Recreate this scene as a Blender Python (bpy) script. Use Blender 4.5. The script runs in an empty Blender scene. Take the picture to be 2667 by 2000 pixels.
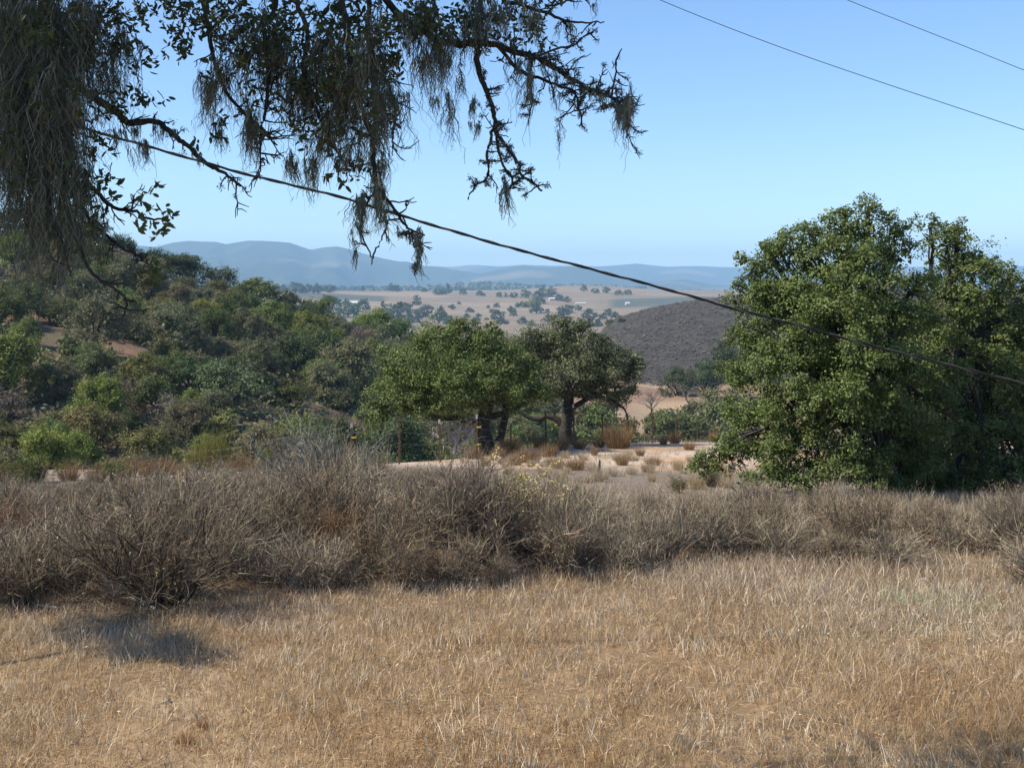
import bpy, math, random
import numpy as np
from mathutils import Vector

R = math.radians
SC = bpy.context.scene
COL = SC.collection
rng = np.random.default_rng(11)
random.seed(5)

# ------------------------------------------------------------------ camera
F = 2860.0            # focal length in photo pixels (photo 2667 x 2000)
CX, HY = 1333.5, 740.0  # principal column, horizon row
ZC = 3.3
cam_d = bpy.data.cameras.new('camera')
cam = bpy.data.objects.new('camera', cam_d)
COL.objects.link(cam)
cam.location = (0, 0, ZC)
cam.rotation_euler = (R(90), 0, 0)
cam_d.sensor_width = 36.0
cam_d.lens = 36.0 * F / 2667.0
cam_d.shift_y = -260.0 / 2667.0
cam_d.clip_start = 0.05
cam_d.clip_end = 60000
SC.camera = cam

# ------------------------------------------------------------------ sky, sun, exposure
SUN_EL = R(47)
SUN_AZ = R(-104)      # from +Y towards +X; negative = left, slightly behind the camera
W = bpy.data.worlds.new('World')
SC.world = W
W.use_nodes = True
nt = W.node_tree
nt.nodes.clear()
sky = nt.nodes.new('ShaderNodeTexSky')
sky.sky_type = 'NISHITA'
sky.sun_disc = False
sky.sun_elevation = SUN_EL
sky.sun_rotation = SUN_AZ % (2 * math.pi)
sky.altitude = 300
sky.air_density = 1.0
sky.dust_density = 0.25
sky.ozone_density = 6.5
bg = nt.nodes.new('ShaderNodeBackground')
bg.inputs['Strength'].default_value = 0.138
wo = nt.nodes.new('ShaderNodeOutputWorld')
nt.links.new(sky.outputs[0], bg.inputs[0])
nt.links.new(bg.outputs[0], wo.inputs[0])

sd = Vector((math.cos(SUN_EL) * math.sin(SUN_AZ), math.cos(SUN_EL) * math.cos(SUN_AZ), math.sin(SUN_EL)))
sl = bpy.data.lights.new('sun', 'SUN')
sl.energy = 5.0
sl.angle = R(0.5)
sl.color = (1.0, 0.93, 0.77)
so = bpy.data.objects.new('sun', sl)
COL.objects.link(so)
so.location = sd * 50
so.rotation_euler = sd.to_track_quat('Z', 'Y').to_euler()

HAZE = 1.0e-4        # density of the hazy air per metre
vs = SC.view_settings
vs.view_transform = 'Standard'
vs.look = 'None'
vs.exposure = 0.55
vs.gamma = 1.0
vs.use_curve_mapping = False
SC.render.engine = 'CYCLES'
cy = SC.cycles
cy.max_bounces = 6
cy.diffuse_bounces = 3
cy.glossy_bounces = 1
cy.transmission_bounces = 3
cy.transparent_max_bounces = 4
cy.volume_bounces = 1

# ------------------------------------------------------------------ maths helpers
def hash2(ix, iy, seed=0):
    h = (ix.astype(np.int64) * 374761393 + iy.astype(np.int64) * 668265263 + seed * 1442695041) & 0x7fffffff
    h = ((h ^ (h >> 13)) * 1274126177) & 0x7fffffff
    h = h ^ (h >> 16)
    return (h & 0xffff) / 65535.0

def vnoise(x, y, seed=0):
    x = np.asarray(x, float); y = np.asarray(y, float)
    ix = np.floor(x); iy = np.floor(y)
    fx = x - ix; fy = y - iy
    fx = fx * fx * (3 - 2 * fx); fy = fy * fy * (3 - 2 * fy)
    a = hash2(ix, iy, seed); b = hash2(ix + 1, iy, seed)
    c = hash2(ix, iy + 1, seed); d = hash2(ix + 1, iy + 1, seed)
    return (a * (1 - fx) + b * fx) * (1 - fy) + (c * (1 - fx) + d * fx) * fy

def fbm(x, y, oct=4, seed=0):
    s = 0; a = 0.5; t = 0
    for k in range(oct):
        s = s + a * vnoise(np.asarray(x) * 2 ** k + 17.3 * k, np.asarray(y) * 2 ** k - 9.1 * k, seed + k)
        t += a; a *= 0.5
    return s / t

def sstep(a, b, x):
    t = np.clip((np.asarray(x, float) - a) / (b - a), 0, 1)
    return t * t * (3 - 2 * t)

def P(px, py, d):
    """point at photo pixel (px,py) and forward distance d"""
    return np.array([(px - CX) / F * d, d, ZC - (py - HY) / F * d])

def nrm(v):
    return v / np.maximum(np.linalg.norm(v, axis=-1, keepdims=True), 1e-9)

# ------------------------------------------------------------------ terrain
NEAR_Y = [-60, -5, 0, 5, 7, 14, 18, 22, 30, 40, 46, 52, 60, 70]
NEAR_Z = [2.2, 1.9, 1.7, .55, .05, -.05, -.45, -.92, -1.85, -2.9, -3.4, -4.2, -5.3, -6.9]
BROW_X = [-60, -14, -7, -5, -1.2, 6.65, 11, 20, 60]
BROW_Y = [30, 30.5, 31, 33, 40, 53, 60.5, 64, 64]
# left hillside: ridge row (photo y of bare ground), ridge distance
LH_PX = [-1500, -300, 0, 345, 600, 730, 880, 1050, 1250, 1420, 1600]
LH_PY = [520, 590, 632, 705, 772, 815, 868, 915, 965, 1010, 1120]
LH_D = [230, 245, 250, 260, 275, 285, 300, 320, 330, 330, 330]
# chaparral hill
CH_PX = [1350, 1450, 1540, 1600, 1700, 1800, 1900, 2000, 2200, 2600, 3200, 4500]
CH_PY = [990, 890, 853, 832, 803, 785, 772, 763, 754, 760, 790, 850]

def height(x, y):
    x = np.asarray(x, float); y = np.asarray(y, float)
    yy = np.maximum(y, 0.5)
    px = np.clip(CX + F * x / yy, -4000, 7000)
    d = y
    near = np.interp(y, NEAR_Y, NEAR_Z)
    near = near + 0.10 * (fbm(x * .22, y * .22, 3, 3) - .5) * sstep(6, 12, y) + 0.35 * (fbm(x * .08, y * .08, 3, 5) - .5) * sstep(16, 30, y)
    near = near + 0.05 * np.clip(-x - 2, 0, 20) * 0 
    yb = np.interp(x, BROW_X, BROW_Y)
    over = np.maximum(0, y - yb - 0.6)
    nearz = np.interp(np.minimum(y, yb + 1.5), NEAR_Y, NEAR_Z)
    near = np.minimum(near, nearz) - 0.42 * over * (over / (over + 4))
    # valley behind
    vl = np.interp(px, [-500, 700, 1300, 1700, 2600], [-14.5, -15, -22, -28, -26])
    vl = vl + 1.5 * (fbm(x * .03, y * .03, 3, 9) - .5)
    g = np.maximum(near, vl)
    # left hillside
    dr = np.interp(px, LH_PX, LH_D)
    zr = ZC - (np.interp(px, LH_PX, LH_PY) - HY) / F * dr
    up = np.clip((d - 78) / (dr - 78), 0, 1)
    hill = vl + (zr - vl) * (0.75 * up + 0.25 * up * up * (3 - 2 * up)) + 2.2 * (fbm(x * .035, y * .035, 3, 21) - .5) * sstep(0, .2, up) * (1 - sstep(.8, 1, up))
    dn = sstep(0, 1, (d - dr) / 380.0)
    hill = hill * (1 - dn) + (-62) * dn
    wl = 1 - sstep(1380, 1620, px)
    # chaparral hill
    cdr = 560.0
    czr = ZC - (np.interp(px, CH_PX, CH_PY) - HY) / F * cdr
    cup = sstep(0, 1, (d - 335) / (cdr - 335))
    cdn = sstep(0, 1, (d - cdr) / 360.0)
    chill = vl + (czr - vl) * cup
    chill = chill * (1 - cdn) + (-62) * cdn + 2.5 * (fbm(x * .02, y * .02, 3, 31) - .5) * cup * (1 - sstep(.85, 1, cup))
    far = hill * wl + chill * (1 - wl)
    z = np.where(d > 78, np.maximum(np.where(d < 150, g, far), far), g)
    # distant valley floor and rolling fields
    pl = np.interp(d, [900, 1300, 1700, 2300, 3000, 3600, 4500, 7000, 16000], [-62, -58, -46, -30, -15, -22, -32, -40, -45])
    rol = (fbm(x * .0022 + 3, y * .0016, 4, 41) - .5) * np.interp(d, [800, 1200, 2200, 3000, 3600, 6000], [0, 26, 24, 9, 6, 2])
    rol = rol + (fbm(x * .009 + 3, y * .006, 3, 43) - .5) * np.interp(d, [900, 1300, 2200, 3000], [0, 12, 9, 0])
    # low wooded hill right and rounded bare hill in the middle
    bump = 13 * np.exp(-((px - 1530) / 160.) ** 2 - ((d - 2900) / 500.) ** 2)
    b = sstep(820, 1000, d)
    z = z * (1 - b) + (pl + rol + bump) * b
    return z

def H(x, y):
    return float(height(np.array([x]), np.array([y]))[0])

def hit(px, py, d0=6.0, d1=5000.0):
    """first ground point along the ray of a photo pixel"""
    d = np.concatenate([np.arange(d0, 120, .1), np.arange(120, 700, 1.), np.arange(700, 6000, 6.)])
    d = d[d < d1]
    z = ZC - (py - HY) / F * d
    g = height((px - CX) / F * d, d)
    k = np.nonzero(g >= z)[0]
    dd = d[k[0]] if len(k) else d[-1]
    x = (px - CX) / F * dd
    return np.array([x, dd, H(x, dd)])

# ------------------------------------------------------------------ mesh helpers
class MB:
    def __init__(s):
        s.v = []; s.p = []; s.c = []; s.n = 0
    def add(s, v, polys, col=(1, 1, 1)):
        v = np.asarray(v, float).reshape(-1, 3)
        c = np.asarray(col, float)
        if c.ndim == 1:
            c = np.tile(c, (len(v), 1))
        s.v.append(v); s.c.append(c)
        s.p.append(np.asarray(polys, np.int64) + s.n)
        s.n += len(v)
    def mesh(s, name, mat=None, smooth=False):
        me = bpy.data.meshes.new(name)
        if not s.v:
            return me
        V = np.concatenate(s.v); C = np.concatenate(s.c)
        me.vertices.add(len(V))
        me.vertices.foreach_set('co', V.astype(np.float32).ravel())
        tot = np.concatenate([np.full(len(p), p.shape[1]) for p in s.p])
        loops = np.concatenate([p.ravel() for p in s.p])
        st = np.concatenate([[0], np.cumsum(tot)[:-1]])
        me.loops.add(len(loops))
        me.loops.foreach_set('vertex_index', loops.astype(np.int32))
        me.polygons.add(len(tot))
        me.polygons.foreach_set('loop_start', st.astype(np.int32))
        me.polygons.foreach_set('loop_total', tot.astype(np.int32))
        me.polygons.foreach_set('use_smooth', np.full(len(tot), smooth, dtype=bool))
        a = me.color_attributes.new('Col', 'FLOAT_COLOR', 'POINT')
        a.data.foreach_set('color', np.concatenate([C, np.ones((len(C), 1))], 1).astype(np.float32).ravel())
        me.update(calc_edges=True)
        if mat:
            me.materials.append(mat)
        return me

def obj(name, me, parent=None, loc=None, kind=None):
    o = bpy.data.objects.new(name, me)
    COL.objects.link(o)
    if parent is not None:
        o.parent = parent
    if loc is not None:
        o.location = loc
    if kind:
        o['kind'] = kind
    return o

def tag(o, label, cat, group=None):
    o['label'] = label; o['category'] = cat
    if group:
        o['group'] = group
    return o

def thing(name, label, cat, loc=(0, 0, 0), rz=0, sc=1, group=None):
    o = bpy.data.objects.new(name, None)
    COL.objects.link(o)
    o.empty_display_size = .1
    o.location = loc; o.rotation_euler = (0, 0, rz)
    o.scale = (sc, sc, sc) if np.isscalar(sc) else sc
    return tag(o, label, cat, group)

def frame(t):
    up = np.where(np.abs(t[..., 2:3]) > .9, np.array([1., 0, 0]), np.array([0, 0, 1.]))
    a = nrm(np.cross(t, up))
    return a, np.cross(t, a)

def tube(mb, pts, rad, sides=6, col=(1, 1, 1), rough=0.0):
    pts = np.asarray(pts, float); n = len(pts)
    rad = np.broadcast_to(np.asarray(rad, float), (n,))
    t = nrm(np.gradient(pts, axis=0))
    a, b = frame(t)
    th = np.arange(sides) / sides * 2 * np.pi
    rr = rad[:, None] * (1 + rough * (rng.random((n, sides)) - .5))
    v = pts[:, None] + rr[..., None] * (np.cos(th)[None, :, None] * a[:, None] + np.sin(th)[None, :, None] * b[:, None])
    i = np.arange(n - 1)[:, None] * sides; j = np.arange(sides)[None]
    j2 = (j + 1) % sides
    q = np.stack([i + j, i + j2, i + sides + j2, i + sides + j], -1).reshape(-1, 4)
    mb.add(v, q, col)

def smooth_path(pts, rad, k=4, jit=0.0):
    pts = np.asarray(pts, float); rad = np.asarray(rad, float)
    n = len(pts); u = np.arange(n)
    uu = np.linspace(0, n - 1, (n - 1) * k + 1)
    m = np.gradient(pts, axis=0)
    i = np.minimum(uu.astype(int), n - 2); f = (uu - i)[:, None]
    h00 = 2 * f ** 3 - 3 * f ** 2 + 1; h10 = f ** 3 - 2 * f ** 2 + f
    h01 = -2 * f ** 3 + 3 * f ** 2; h11 = f ** 3 - f ** 2
    o = h00 * pts[i] + h10 * m[i] + h01 * pts[i + 1] + h11 * m[i + 1]
    if jit:
        o = o + rng.normal(0, jit, o.shape)
    return o, np.interp(uu, u, rad)

def leaves(mb, c, d, up, L, Wd, col, fold=0.0):
    """rhombic leaves: c base centre (n,3), d direction, up approximate normal"""
    n = len(c)
    d = nrm(d); s = nrm(np.cross(d, up)); nn = np.cross(s, d)
    L = np.broadcast_to(L, (n,))[:, None]; Wd = np.broadcast_to(Wd, (n,))[:, None]
    v = np.stack([c, c + d * L * .5 + s * Wd * .5 + nn * fold * Wd, c + d * L, c + d * L * .5 - s * Wd * .5 + nn * fold * Wd], 1)
    k = np.arange(n)[:, None] * 4
    if fold:
        f = np.concatenate([k + np.array([[0, 1, 2]]), k + np.array([[0, 2, 3]])])
    else:
        f = k + np.array([[0, 1, 2, 3]])
    mb.add(v.reshape(-1, 3), f, np.repeat(col, 4, 0))

def ribbons(mb, A, B, C, w, col, side=None):
    """two-segment tapering blades A->B->C (n,3)"""
    n = len(A)
    d = nrm(C - A)
    if side is None:
        side = rng.normal(size=(n, 3))
    s = nrm(np.cross(d, side))
    w = np.broadcast_to(w, (n,))[:, None]
    v = np.stack([A - s * w * .5, A + s * w * .5, B + s * w * .4, B - s * w * .4, C], 1)
    k = np.arange(n)[:, None] * 5
    c = np.repeat(col, 5, 0)
    mb.add(v.reshape(-1, 3), k + np.array([[0, 1, 2, 3]]), c)
    base = mb.n - 5 * n
    mb.p.append(base + k + np.array([[3, 2, 4]]))

def rdir(n):
    return nrm(rng.normal(size=(n, 3)))

def cols(base, n, var=.15, hue=.08, pal=None):
    base = np.asarray(base, float)
    if base.ndim == 2:
        base = base[rng.integers(0, len(base), n)]
    c = base * (1 + var * rng.normal(size=(n, 1))) * (1 + hue * rng.normal(size=(n, 3)))
    return np.clip(c, .004, .95)

# ------------------------------------------------------------------ materials
def mat_new(name):
    m = bpy.data.materials.new(name)
    m.use_nodes = True
    t = m.node_tree
    t.nodes.clear()
    return m, t, t.nodes, t.links

def mat_leaf(name, trans=.25, rough=.5, spec=.35, objcol=True):
    m, t, N, L = mat_new(name)
    a = N.new('ShaderNodeAttribute'); a.attribute_name = 'Col'
    src = a.outputs['Color']
    if objcol:
        oi = N.new('ShaderNodeObjectInfo')
        mx = N.new('ShaderNodeMix'); mx.data_type = 'RGBA'; mx.blend_type = 'MULTIPLY'
        mx.inputs[0].default_value = 1
        L.new(src, mx.inputs[6]); L.new(oi.outputs['Color'], mx.inputs[7])
        src = mx.outputs[2]
    b = N.new('ShaderNodeBsdfPrincipled')
    b.inputs['Roughness'].default_value = rough
    b.inputs['Specular IOR Level'].default_value = spec
    L.new(src, b.inputs['Base Color'])
    o = N.new('ShaderNodeOutputMaterial')
    if trans > 0:
        tr = N.new('ShaderNodeBsdfTranslucent'); L.new(src, tr.inputs['Color'])
        ms = N.new('ShaderNodeMixShader'); ms.inputs[0].default_value = trans
        L.new(b.outputs[0], ms.inputs[1]); L.new(tr.outputs[0], ms.inputs[2])
        L.new(ms.outputs[0], o.inputs[0])
    else:
        L.new(b.outputs[0], o.inputs[0])
    return m

def mat_noise(name, c1, c2, scale, rough=.9, bump=0.0, bscale=None, attr=False, detail=6, bdist=.02, c3=None, spec=.2):
    """two or three colours mixed by noise; optionally multiplied on the vertex colour"""
    m, t, N, L = mat_new(name)
    tc = N.new('ShaderNodeTexCoord')
    nz = N.new('ShaderNodeTexNoise'); nz.inputs['Scale'].default_value = scale
    nz.inputs['Detail'].default_value = detail; nz.inputs['Roughness'].default_value = .62
    L.new(tc.outputs['Object'], nz.inputs['Vector'])
    cr = N.new('ShaderNodeValToRGB')
    e = cr.color_ramp.elements
    e[0].position = .32; e[0].color = (*c1, 1)
    e[1].position = .68; e[1].color = (*c2, 1)
    if c3 is not None:
        x = e.new(.52); x.color = (*c3, 1)
    L.new(nz.outputs['Fac'], cr.inputs[0])
    src = cr.outputs[0]
    if attr:
        a = N.new('ShaderNodeAttribute'); a.attribute_name = 'Col'
        mx = N.new('ShaderNodeMix'); mx.data_type = 'RGBA'; mx.blend_type = 'MULTIPLY'
        mx.inputs[0].default_value = 1
        L.new(a.outputs['Color'], mx.inputs[6]); L.new(src, mx.inputs[7])
        src = mx.outputs[2]
    b = N.new('ShaderNodeBsdfPrincipled')
    b.inputs['Roughness'].default_value = rough
    b.inputs['Specular IOR Level'].default_value = spec
    L.new(src, b.inputs['Base Color'])
    if bump:
        n2 = N.new('ShaderNodeTexNoise'); n2.inputs['Scale'].default_value = bscale or scale * 3
        n2.inputs['Detail'].default_value = 5
        L.new(tc.outputs['Object'], n2.inputs['Vector'])
        bp = N.new('ShaderNodeBump'); bp.inputs['Strength'].default_value = bump
        bp.inputs['Distance'].default_value = bdist
        L.new(n2.outputs['Fac'], bp.inputs['Height'])
        L.new(bp.outputs[0], b.inputs['Normal'])
    o = N.new('ShaderNodeOutputMaterial')
    L.new(b.outputs[0], o.inputs[0])
    return m

M_LEAF = mat_leaf('oak_leaf', .26, .55, .28)
M_HLEAF = mat_leaf('hill_oak_leaf', .3, .6, .2)
M_DRY = mat_leaf('dry_stalk', .22, .6, .25)
M_TWIG = mat_leaf('dry_twig', .0, .8, .15)
M_MOSS = mat_leaf('lace_lichen', .3, .85, .1)
M_BARK = mat_noise('oak_bark', (.022, .020, .018), (.078, .071, .064), 9, .95, .7, 30, bdist=.02)
M_PALEBARK = mat_noise('bleached_bark', (.28, .25, .22), (.5, .46, .41), 14, .9, .4, 40)
M_GROUND = mat_noise('ground_soil', (.68, .66, .64), (1.2, 1.2, 1.2), 3.0, .95, .6, 14, attr=True, detail=9, bdist=.03)
M_FIELD = mat_noise('field_soil', (.8, .8, .8), (1.12, 1.1, 1.08), .012, .95, attr=True, detail=8)
M_HILL = mat_noise('chaparral_soil', (.6, .58, .57), (1.25, 1.22, 1.2), .12, .95, attr=True, detail=8)
M_MOUNT = mat_noise('mountain_scrub', (.75, .8, .8), (1.2, 1.15, 1.1), .003, .95, attr=True, detail=9)
M_STEEL = mat_noise('rusty_steel', (.055, .035, .025), (.13, .075, .05), 22, .7)
M_WHITE = mat_noise('white_paint_tip', (.30, .29, .27), (.45, .44, .42), 20, .6)
M_WIRE = mat_noise('fence_wire_metal', (.25, .27, .25), (.42, .44, .4), 5, .45)
M_YELLOW = mat_noise('yellow_plastic', (.6, .42, .02), (.75, .52, .03), 20, .5)
M_BLACK = mat_noise('black_insulation', (.012, .012, .013), (.03, .03, .03), 12, .5)
M_ALU = mat_noise('aluminium_strand', (.07, .065, .055), (.16, .15, .12), 20, .5)

# ------------------------------------------------------------------ the ground sheet
def build_ground():
    r = [0.0]
    rings = np.concatenate([np.linspace(1, 60, 110), np.geomspace(61, 700, 130), np.geomspace(710, 4200, 100), np.geomspace(4400, 15500, 12)])
    az = np.concatenate([np.radians(np.linspace(-180, -45, 40)[:-1]), np.radians(np.linspace(-45, 45, 340)), np.radians(np.linspace(45, 180, 40)[1:-1])])
    Rr, Az = np.meshgrid(rings, az, indexing='ij')
    x = Rr * np.sin(Az); y = Rr * np.cos(Az)
    z = height(x, y)
    n, m = Rr.shape
    px = np.where(y > .5, CX + F * x / np.maximum(y, .5), np.where(x > 0, 9000, -9000))
    py = HY - (z - ZC) / np.maximum(y, .5) * F
    # soil colours (what the soil is, not how it is lit)
    def c(*a): return np.array(a, float)
    litter = c(.25, .168, .095); brush = c(.20, .155, .12); sand = c(.50, .385, .30); orange = c(.47, .27, .14)
    red = c(.155, .095, .066); field = c(.265, .165, .108); plain = c(.205, .160, .110); chap = c(.058, .051, .044); vine = c(.085, .09, .065)
    colr = np.empty((n, m, 3)); colr[:] = litter
    def mixc(w, cc):
        nonlocal colr
        colr = colr * (1 - w[..., None]) + cc * w[..., None]
    nz = fbm(x * .35, y * .35, 4, 61); nz2 = fbm(x * .11, y * .11, 3, 67)
    mixc(sstep(13, 15.5, y + 2.5 * (nz - .5)), brush)
    mixc(np.exp(-(((px - 450) / 190) ** 2 + ((y - 7.9) / .75) ** 2)) * sstep(.35, .6, fbm(x * 2.2, y * 2.2, 3, 62)) * (y > 5), c(.42, .31, .20))
    sandw = sstep(31, 36, y + 6 * (nz - .5)) * sstep(-9, -3, x + 5 * (nz2 - .5))
    mixc(sandw, sand)
    mixc(sandw * sstep(.54, .66, nz), orange)
    mixc(sandw * sstep(.50, .62, fbm(x * .9, y * .5, 4, 63)) * .75, c(.30, .225, .15))
    mixc(sstep(.6, .75, nz2) * sstep(24, 28, y) * (1 - sandw) * .7, sand)
    yb = np.interp(x, BROW_X, BROW_Y)
    mixc(sstep(0, 3, y - yb - 1), red)
    mixc(sstep(.55, .75, fbm(x * .05, y * .05, 3, 71)) * sstep(5, 8, y - yb) * .5, c(.25, .145, .095))
    mixc(sstep(5, 8, y - yb) * (px < 1600) * sstep(.36, .5, fbm(x * .09, y * .09, 3, 73)) * .8, c(.10, .085, .055))
    fw = sstep(1400, 1560, px) * sstep(120, 160, y)
    mixc(fw, field)
    mixc(fw * sstep(.5, .62, fbm(x * .02, y * .05, 3, 77)), c(.35, .25, .165))
    mixc(fw * sstep(330, 352, y + 24 * (fbm(x * .03, y * .03, 3, 79) - .5)), chap)
    far = sstep(800, 1000, y)
    mixc(far, plain)
    fn = fbm(x * .004, y * .003, 4, 83)
    mixc(far * sstep(.5, .62, fn), c(.27, .205, .145))
    mixc(far * sstep(.55, .72, fbm(x * .003 + 5, y * .003, 3, 85)), c(.225, .155, .10))
    # vineyard blocks (a crop with its own colour)
    def block(cx, cy, wx, wy, slope):
        u = (py - cy - slope * (px - cx)) / wy
        return (1 - sstep(.85, 1.05, np.abs((px - cx) / wx))) * (1 - sstep(.8, 1.05, np.abs(u))) * far
    mixc(block(880, 773, 130, 8, .045), vine)
    mixc(block(1720, 787, 135, 12, -.03), vine)
    mixc(block(760, 800, 70, 10, .0), vine)
    mixc(sstep(3200, 3700, y), c(.11, .12, .085))
    # split into named sheets that share their borders
    V = np.stack([x, y, z], -1)
    i = np.arange(n - 1)[:, None]; j = np.arange(m)[None]; j2 = (j + 1) % m
    q = np.stack([i * m + j, i * m + j2, (i + 1) * m + j2, (i + 1) * m + j], -1)
    fy = y[:-1, :] ; fpx = px[:-1, :]
    reg = np.zeros(fy.shape, int)
    reg[(fy > 84) & (fpx < 1500)] = 1
    reg[(fy > 84) & (fpx >= 1500)] = 2
    reg[(fy > 330) & (fpx >= 1500)] = 3
    reg[(fy > 760)] = 4
    names = ['ground', 'hillside', 'valley_field', 'brush_hill', 'valley']
    mats = [M_GROUND, M_GROUND, M_GROUND, M_HILL, M_FIELD]
    Vf = V.reshape(-1, 3); Cf = colr.reshape(-1, 3)
    for k in range(5):
        f = q[reg == k].reshape(-1, 4)
        u, inv = np.unique(f, return_inverse=True)
        mb = MB(); mb.add(Vf[u], inv.reshape(-1, 4), Cf[u])
        if k == 0:   # close the small hole under the camera
            c0 = np.arange(m)
            mb.add(Vf[c0], c0[None, ::-1], Cf[c0])
        obj(names[k], mb.mesh(names[k], mats[k], True), kind='structure')
    return float(z.min())
ZMIN = build_ground()

# ------------------------------------------------------------------ mountains
def mountain(name, ppx, ppy, dist, dfront, dback, seed, rough, cbase, ctan, px0=-2600, px1=5600, base=-45):
    pxs = np.concatenate([np.linspace(px0, -100, 30)[:-1], np.linspace(-100, 2767, 330), np.linspace(2767, px1, 30)[1:]])
    ds = np.concatenate([np.linspace(dfront, dist, 40), np.linspace(dist, dback, 6)[1:]])
    D, PX = np.meshgrid(ds, pxs, indexing='ij')
    zr = ZC - (np.interp(PX, ppx, ppy) - HY) / F * dist
    zr = zr + dist * .0022 * (fbm((PX - CX) / F * dist * .0022, PX * 0 + seed, 4, seed + 7) - .5)
    u = np.where(D <= dist, (D - dfront) / (dist - dfront), (dback - D) / (dback - dist))
    x = (PX - CX) / F * D
    rid = 1 - np.abs(2 * fbm(x * .00085, D * .00035, 4, seed) - 1) * 1.6
    rid2 = 1 - np.abs(2 * fbm(x * .0028, D * .001, 3, seed + 9) - 1) * 1.6
    env = np.clip(u, 0, 1) ** 1.15
    z = base + (zr - base) * env + rough * (.65 * rid + .35 * rid2 - 1.0) * np.sin(np.pi * np.clip(u, 0, 1)) ** .8
    z = z + 5 * (fbm(x * .004, D * .004, 3, seed + 5) - .5) * (u > .97) 
    z = np.minimum(z, ZC + (zr - ZC) * np.maximum(D / dist, .05) * 1.0 + 400 * (D > dist))
    cn = fbm(x * .0016, D * .0016, 4, seed + 3)
    w = sstep(.52, .66, cn)[..., None] * sstep(.2, .9, u)[..., None]
    colr = np.asarray(cbase) * (1 - w) + np.asarray(ctan) * w
    n, m = D.shape
    i = np.arange(n - 1)[:, None] * m; j = np.arange(m - 1)[None]
    q = np.stack([i + j, i + j + 1, i + m + j + 1, i + m + j], -1).reshape(-1, 4)
    mb = MB(); mb.add(np.stack([x, D, z], -1), q, colr.reshape(-1, 3))
    return obj(name, mb.mesh(name, M_MOUNT, True), kind='structure')

BIGX = [-2600, -900, -200, 100, 350, 404, 448, 491, 563, 589, 645, 683, 755, 784, 809, 849, 878, 907, 947, 997, 1037, 1059, 1099, 1150, 1230, 1330, 1420, 1600, 5600]
BIGY = [700, 668, 655, 648, 641, 646, 634, 629, 631, 637, 627, 628, 634, 643, 651, 644, 642, 648, 661, 672, 680, 680, 691, 697, 712, 730, 742, 760, 770]
mountain('mountain', BIGX, BIGY, 9000, 5600, 10500, 101, 240, (.05, .06, .04), (.15, .125, .09))
RGX = [-2600, 900, 1100, 1181, 1242, 1303, 1360, 1466, 1507, 1560, 1657, 1735, 1808, 1914, 2100, 2500, 3500, 5600]
RGY = [700, 697, 693, 695, 690, 694, 689, 691, 692, 693, 687, 693, 691, 697, 690, 695, 690, 700]
mountain('mountain', RGX, RGY, 12500, 9800, 14500, 131, 170, (.05, .06, .045), (.15, .125, .095))
FRX = [-2600, 1080, 1200, 1260, 1303, 1360, 1420, 1490, 1540, 1600, 1680, 1720, 1780, 1860, 1950, 2200, 5600]
FRY = [760, 745, 728, 710, 701, 692, 697, 696, 704, 722, 735, 733, 728, 742, 750, 735, 730]
mountain('mountain', FRX, FRY, 8600, 6400, 9700, 151, 110, (.05, .06, .04), (.15, .125, .09))
FWX = [-2600, 500, 740, 900, 1100, 1200, 1262, 1330, 1400, 1500, 1600, 1700, 1800, 1950, 2300, 5600]
FWY = [770, 752, 748, 752, 745, 741, 739, 744, 748, 745, 750, 754, 760, 764, 760, 770]
mountain('wooded_hills', FWX, FWY, 4800, 3900, 5600, 171, 16, (.06, .075, .04), (.2, .17, .1), base=-30)

# ------------------------------------------------------------------ labels that single out look-alikes
LBL = []
def later(o, base, px):
    LBL.append((o, base, px))
def settle_labels():
    by = {}
    for o, b, px in LBL:
        by.setdefault(b, []).append((px, o))
    W_ = ['first', 'second', 'third', 'fourth', 'fifth', 'sixth', 'seventh', 'eighth', 'ninth', 'tenth']
    for b, l in by.items():
        l.sort(key=lambda q: q[0])
        n = len(l)
        for k, (px, o) in enumerate(l):
            if n == 1: s = ''
            elif n == 2: s = ', left one' if k == 0 else ', right one'
            elif n == 3: s = [', left one', ', middle one', ', right one'][k]
            elif k < 10: s = f', {W_[k]} from left'
            else: s = ', farther right'
            o['label'] = b + s
def beside(px, d, marks, wide=1.0):
    """phrase naming the nearest landmark: marks = (px, d, short name)"""
    best = min(marks, key=lambda m_: ((px - m_[0]) / wide) ** 2 + ((d - m_[1]) * 4.0) ** 2)
    dx, dd = (px - best[0]) / wide, (d - best[1]) * 4.0
    if abs(dx) > abs(dd): w = 'left of' if dx < 0 else 'right of'
    else: w = 'behind' if dd > 0 else 'in front of'
    return w + ' the ' + best[2]

# ------------------------------------------------------------------ haze
hb = MB()
hx, hz0, hz1 = 16000.0, ZMIN - 1.5, 460.0
hv = np.array([[sx * hx, sy * hx, z] for z in (hz0, hz1) for sy in (-1, 1) for sx in (-1, 1)])
hb.add(hv, [[0, 2, 3, 1], [4, 5, 7, 6], [0, 1, 5, 4], [2, 6, 7, 3], [0, 4, 6, 2], [1, 3, 7, 5]])
m, t, N, L = mat_new('haze_air')
pv = N.new('ShaderNodeVolumePrincipled')
pv.inputs['Color'].default_value = (.43, .70, 1.0, 1)
pv.inputs['Density'].default_value = HAZE
pv.inputs['Anisotropy'].default_value = 0.0
o_ = N.new('ShaderNodeOutputMaterial')
L.new(pv.outputs[0], o_.inputs['Volume'])
hz = obj('haze', hb.mesh('haze', m), kind='stuff')

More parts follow.
